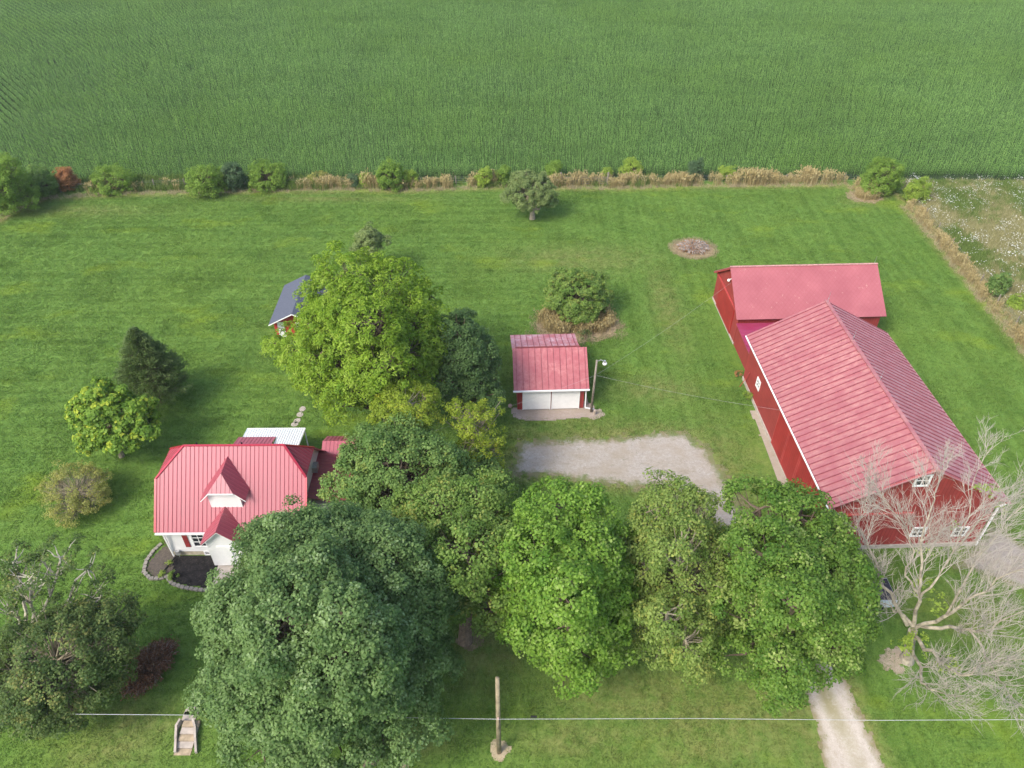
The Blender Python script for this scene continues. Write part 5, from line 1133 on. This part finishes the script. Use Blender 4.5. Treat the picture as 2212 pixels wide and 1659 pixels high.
for i, (px, py, lab) in enumerate(((653, 884, 'farthest flat stepping stone on the lawn behind the awning'), (648, 896, 'middle flat stepping stone behind the awning'), (642, 909, 'third flat stepping stone behind the awning'), (637, 917, 'stepping stone nearest the awning'))):
    p = G(px, py); mb = MB(); mb.prism([(p[0] + .33 * math.cos(a) * random.uniform(.8, 1.1), p[1] + .36 * math.sin(a) * random.uniform(.8, 1.1), 0) for a in np.linspace(0, 6.28, 8)[:-1]], (0, 0, .04)); tag(mb.build('stepping_stone', CONCRETE, loc=p), lab, 'stepping stone', 'stepping stones on the back lawn')

# ------------------------------------------------------------------ pickup truck under the trees
def pickup():
    r0 = G(1925, 1278, .9); fr = Frame(1.0); q = fr.inv(r0); x1 = q[0]; yc_ = q[1]; L = 5.5; x0_ = x1 - L
    t = thing('pickup_truck', fr(x1 - L / 2, yc_, 0), 'silver blue pickup truck with a dark bed cover parked under the tree by the barn', 'truck')
    PAINT = plain('silver blue paint', (.50, .57, .60), .3, .6, .03); hw = .95
    # side profile, rear on the right
    prof = [(x0_, .5), (x0_ + .05, .95), (x0_ + 1.35, 1.12), (x0_ + 1.4, 1.14), (x1 - 1.75, 1.18), (x1 - .02, 1.18), (x1, .95), (x1, .5), (x1 - .6, .42), (x1 - 1.6, .42), (x0_ + 1.6, .42), (x0_ + .5, .42)]
    mb = MB(); mb.prism([fr(x, yc_ - hw, z) for x, z in prof], fr(0, 2 * hw)); b_ = mb.build('body', PAINT, t)
    cabp = [(x0_ + 1.3, 1.145), (x0_ + 1.95, 1.82), (x0_ + 3.55, 1.86), (x0_ + 3.75, 1.19)]
    mb = MB(); mb.prism([fr(x, yc_ - hw + .1, z) for x, z in cabp], fr(0, 2 * hw - .2)); cb_ = mb.build('cab', PAINT, t)
    mb = MB(); mb.prism([fr(x0_ + 1.37, yc_ - .75, 1.2 + .025), fr(x0_ + 1.37, yc_ + .75, 1.225), fr(x0_ + 1.9, yc_ + .68, 1.79), fr(x0_ + 1.9, yc_ - .68, 1.79)], (-.02, 0, .02)); mb.build('windshield', DARK, cb_)
    for sg in (-1, 1):
        mb = MB(); y = yc_ + sg * (hw - .1); mb.prism([fr(x0_ + 1.6, y, 1.25), fr(x0_ + 2.02, y, 1.74), fr(x0_ + 3.45, y, 1.76), fr(x0_ + 3.6, y, 1.27)], fr(0, sg * .012)); mb.build('side_window', DARK, cb_)
        mb = MB(); mb.box(fr, x0_ + 1.55, x0_ + 1.75, *sorted((yc_ + sg * (hw + .02), yc_ + sg * (hw + .2))), 1.2, 1.4); mb.build('mirror', BLACK, t)
        for xw in (x0_ + .95, x1 - 1.1):
            mb = MB(); a = fr(xw, yc_ + sg * (hw - .25), .37); b = fr(xw, yc_ + sg * (hw + .02), .37); mb.tube([a, b], [.37, .37], 18); w_ = mb.build('wheel', BLACK, t)
            mb = MB(); a = fr(xw, yc_ + sg * (hw + .022), .37); b = fr(xw, yc_ + sg * (hw + .035), .37); mb.tube([a, b], [.21, .2], 14); mb.build('rim', METAL, w_)
        mb = MB(); mb.box(fr, x0_ - .015, x0_ + .06, *sorted((yc_ + sg * .55, yc_ + sg * .9)), .68, .86); mb.build('headlight', WHITE, t)
        mb = MB(); mb.box(fr, x1 - .03, x1 + .012, *sorted((yc_ + sg * .8, yc_ + sg * .93)), .7, 1.05); mb.build('tail_light', SHUT, t)
    mb = MB(); mb.box(fr, x1 - 1.72, x1 - .06, yc_ - hw + .07, yc_ + hw - .07, 1.185, 1.225); mb.build('bed_cover', plain('black vinyl', (.03, .032, .04), .5, .4, .2), t)
    mb = MB(); mb.box(fr, x1 + .003, x1 + .14, yc_ - .85, yc_ + .85, .45, .62); mb.build('bumper', METAL, t)
pickup()

hz = MB(); hz.box(fr0, -1510, 1510, -310, 1710, -1.2, H_CAM + 6); HM = bpy.data.materials.new('haze'); HM.use_nodes = True; ht = HM.node_tree
ht.nodes.remove(ht.nodes['Principled BSDF']); pv = ht.nodes.new('ShaderNodeVolumePrincipled'); pv.inputs['Color'].default_value = (.93, .96, 1.0, 1); pv.inputs['Density'].default_value = .00014
ht.links.new(pv.outputs[0], ht.nodes['Material Output'].inputs['Volume']); tag(hz.build('haze', HM), 'faint pale summer haze over the field', 'haze', kind='stuff')
# ------------------------------------------------------------------ lawn blades last, kept off beds and slabs
X, Y = LAWN_XY; k = np.ones(len(X), bool)
for p in (BED1, BED2, strip): k &= ~inside(p, X, Y)
for (c, rx, ry) in ((bp, 2.8, 2.4), (ic, 4.3, 2.8), (cc, 2.0, 1.6), (ub, .6, .6), (bt, .9, .8)): k &= ((X - c[0]) / rx) ** 2 + ((Y - c[1]) / ry) ** 2 > 1
k &= ~((np.abs(X - xc0) < .65) & (Y > ya) & (Y < yb_ + 1.2))
X, Y = X[k], Y[k]; m = len(X)
scatter('lawn_grass', np.c_[X, Y, np.zeros(m)], rng.uniform(0, 6.28, m), rng.uniform(.8, 1.3, m) * (1 + .25 * (vnoise(X, Y, 3, 4) > .7)), rng.integers(0, 5, m), tufts, {'dry': dryness(X, Y), 'rnd': rng.random(m)}, 'short mown green grass covering the yard', 'grass')
for o in bpy.data.objects:
    if '_o' in o: del o['_o']
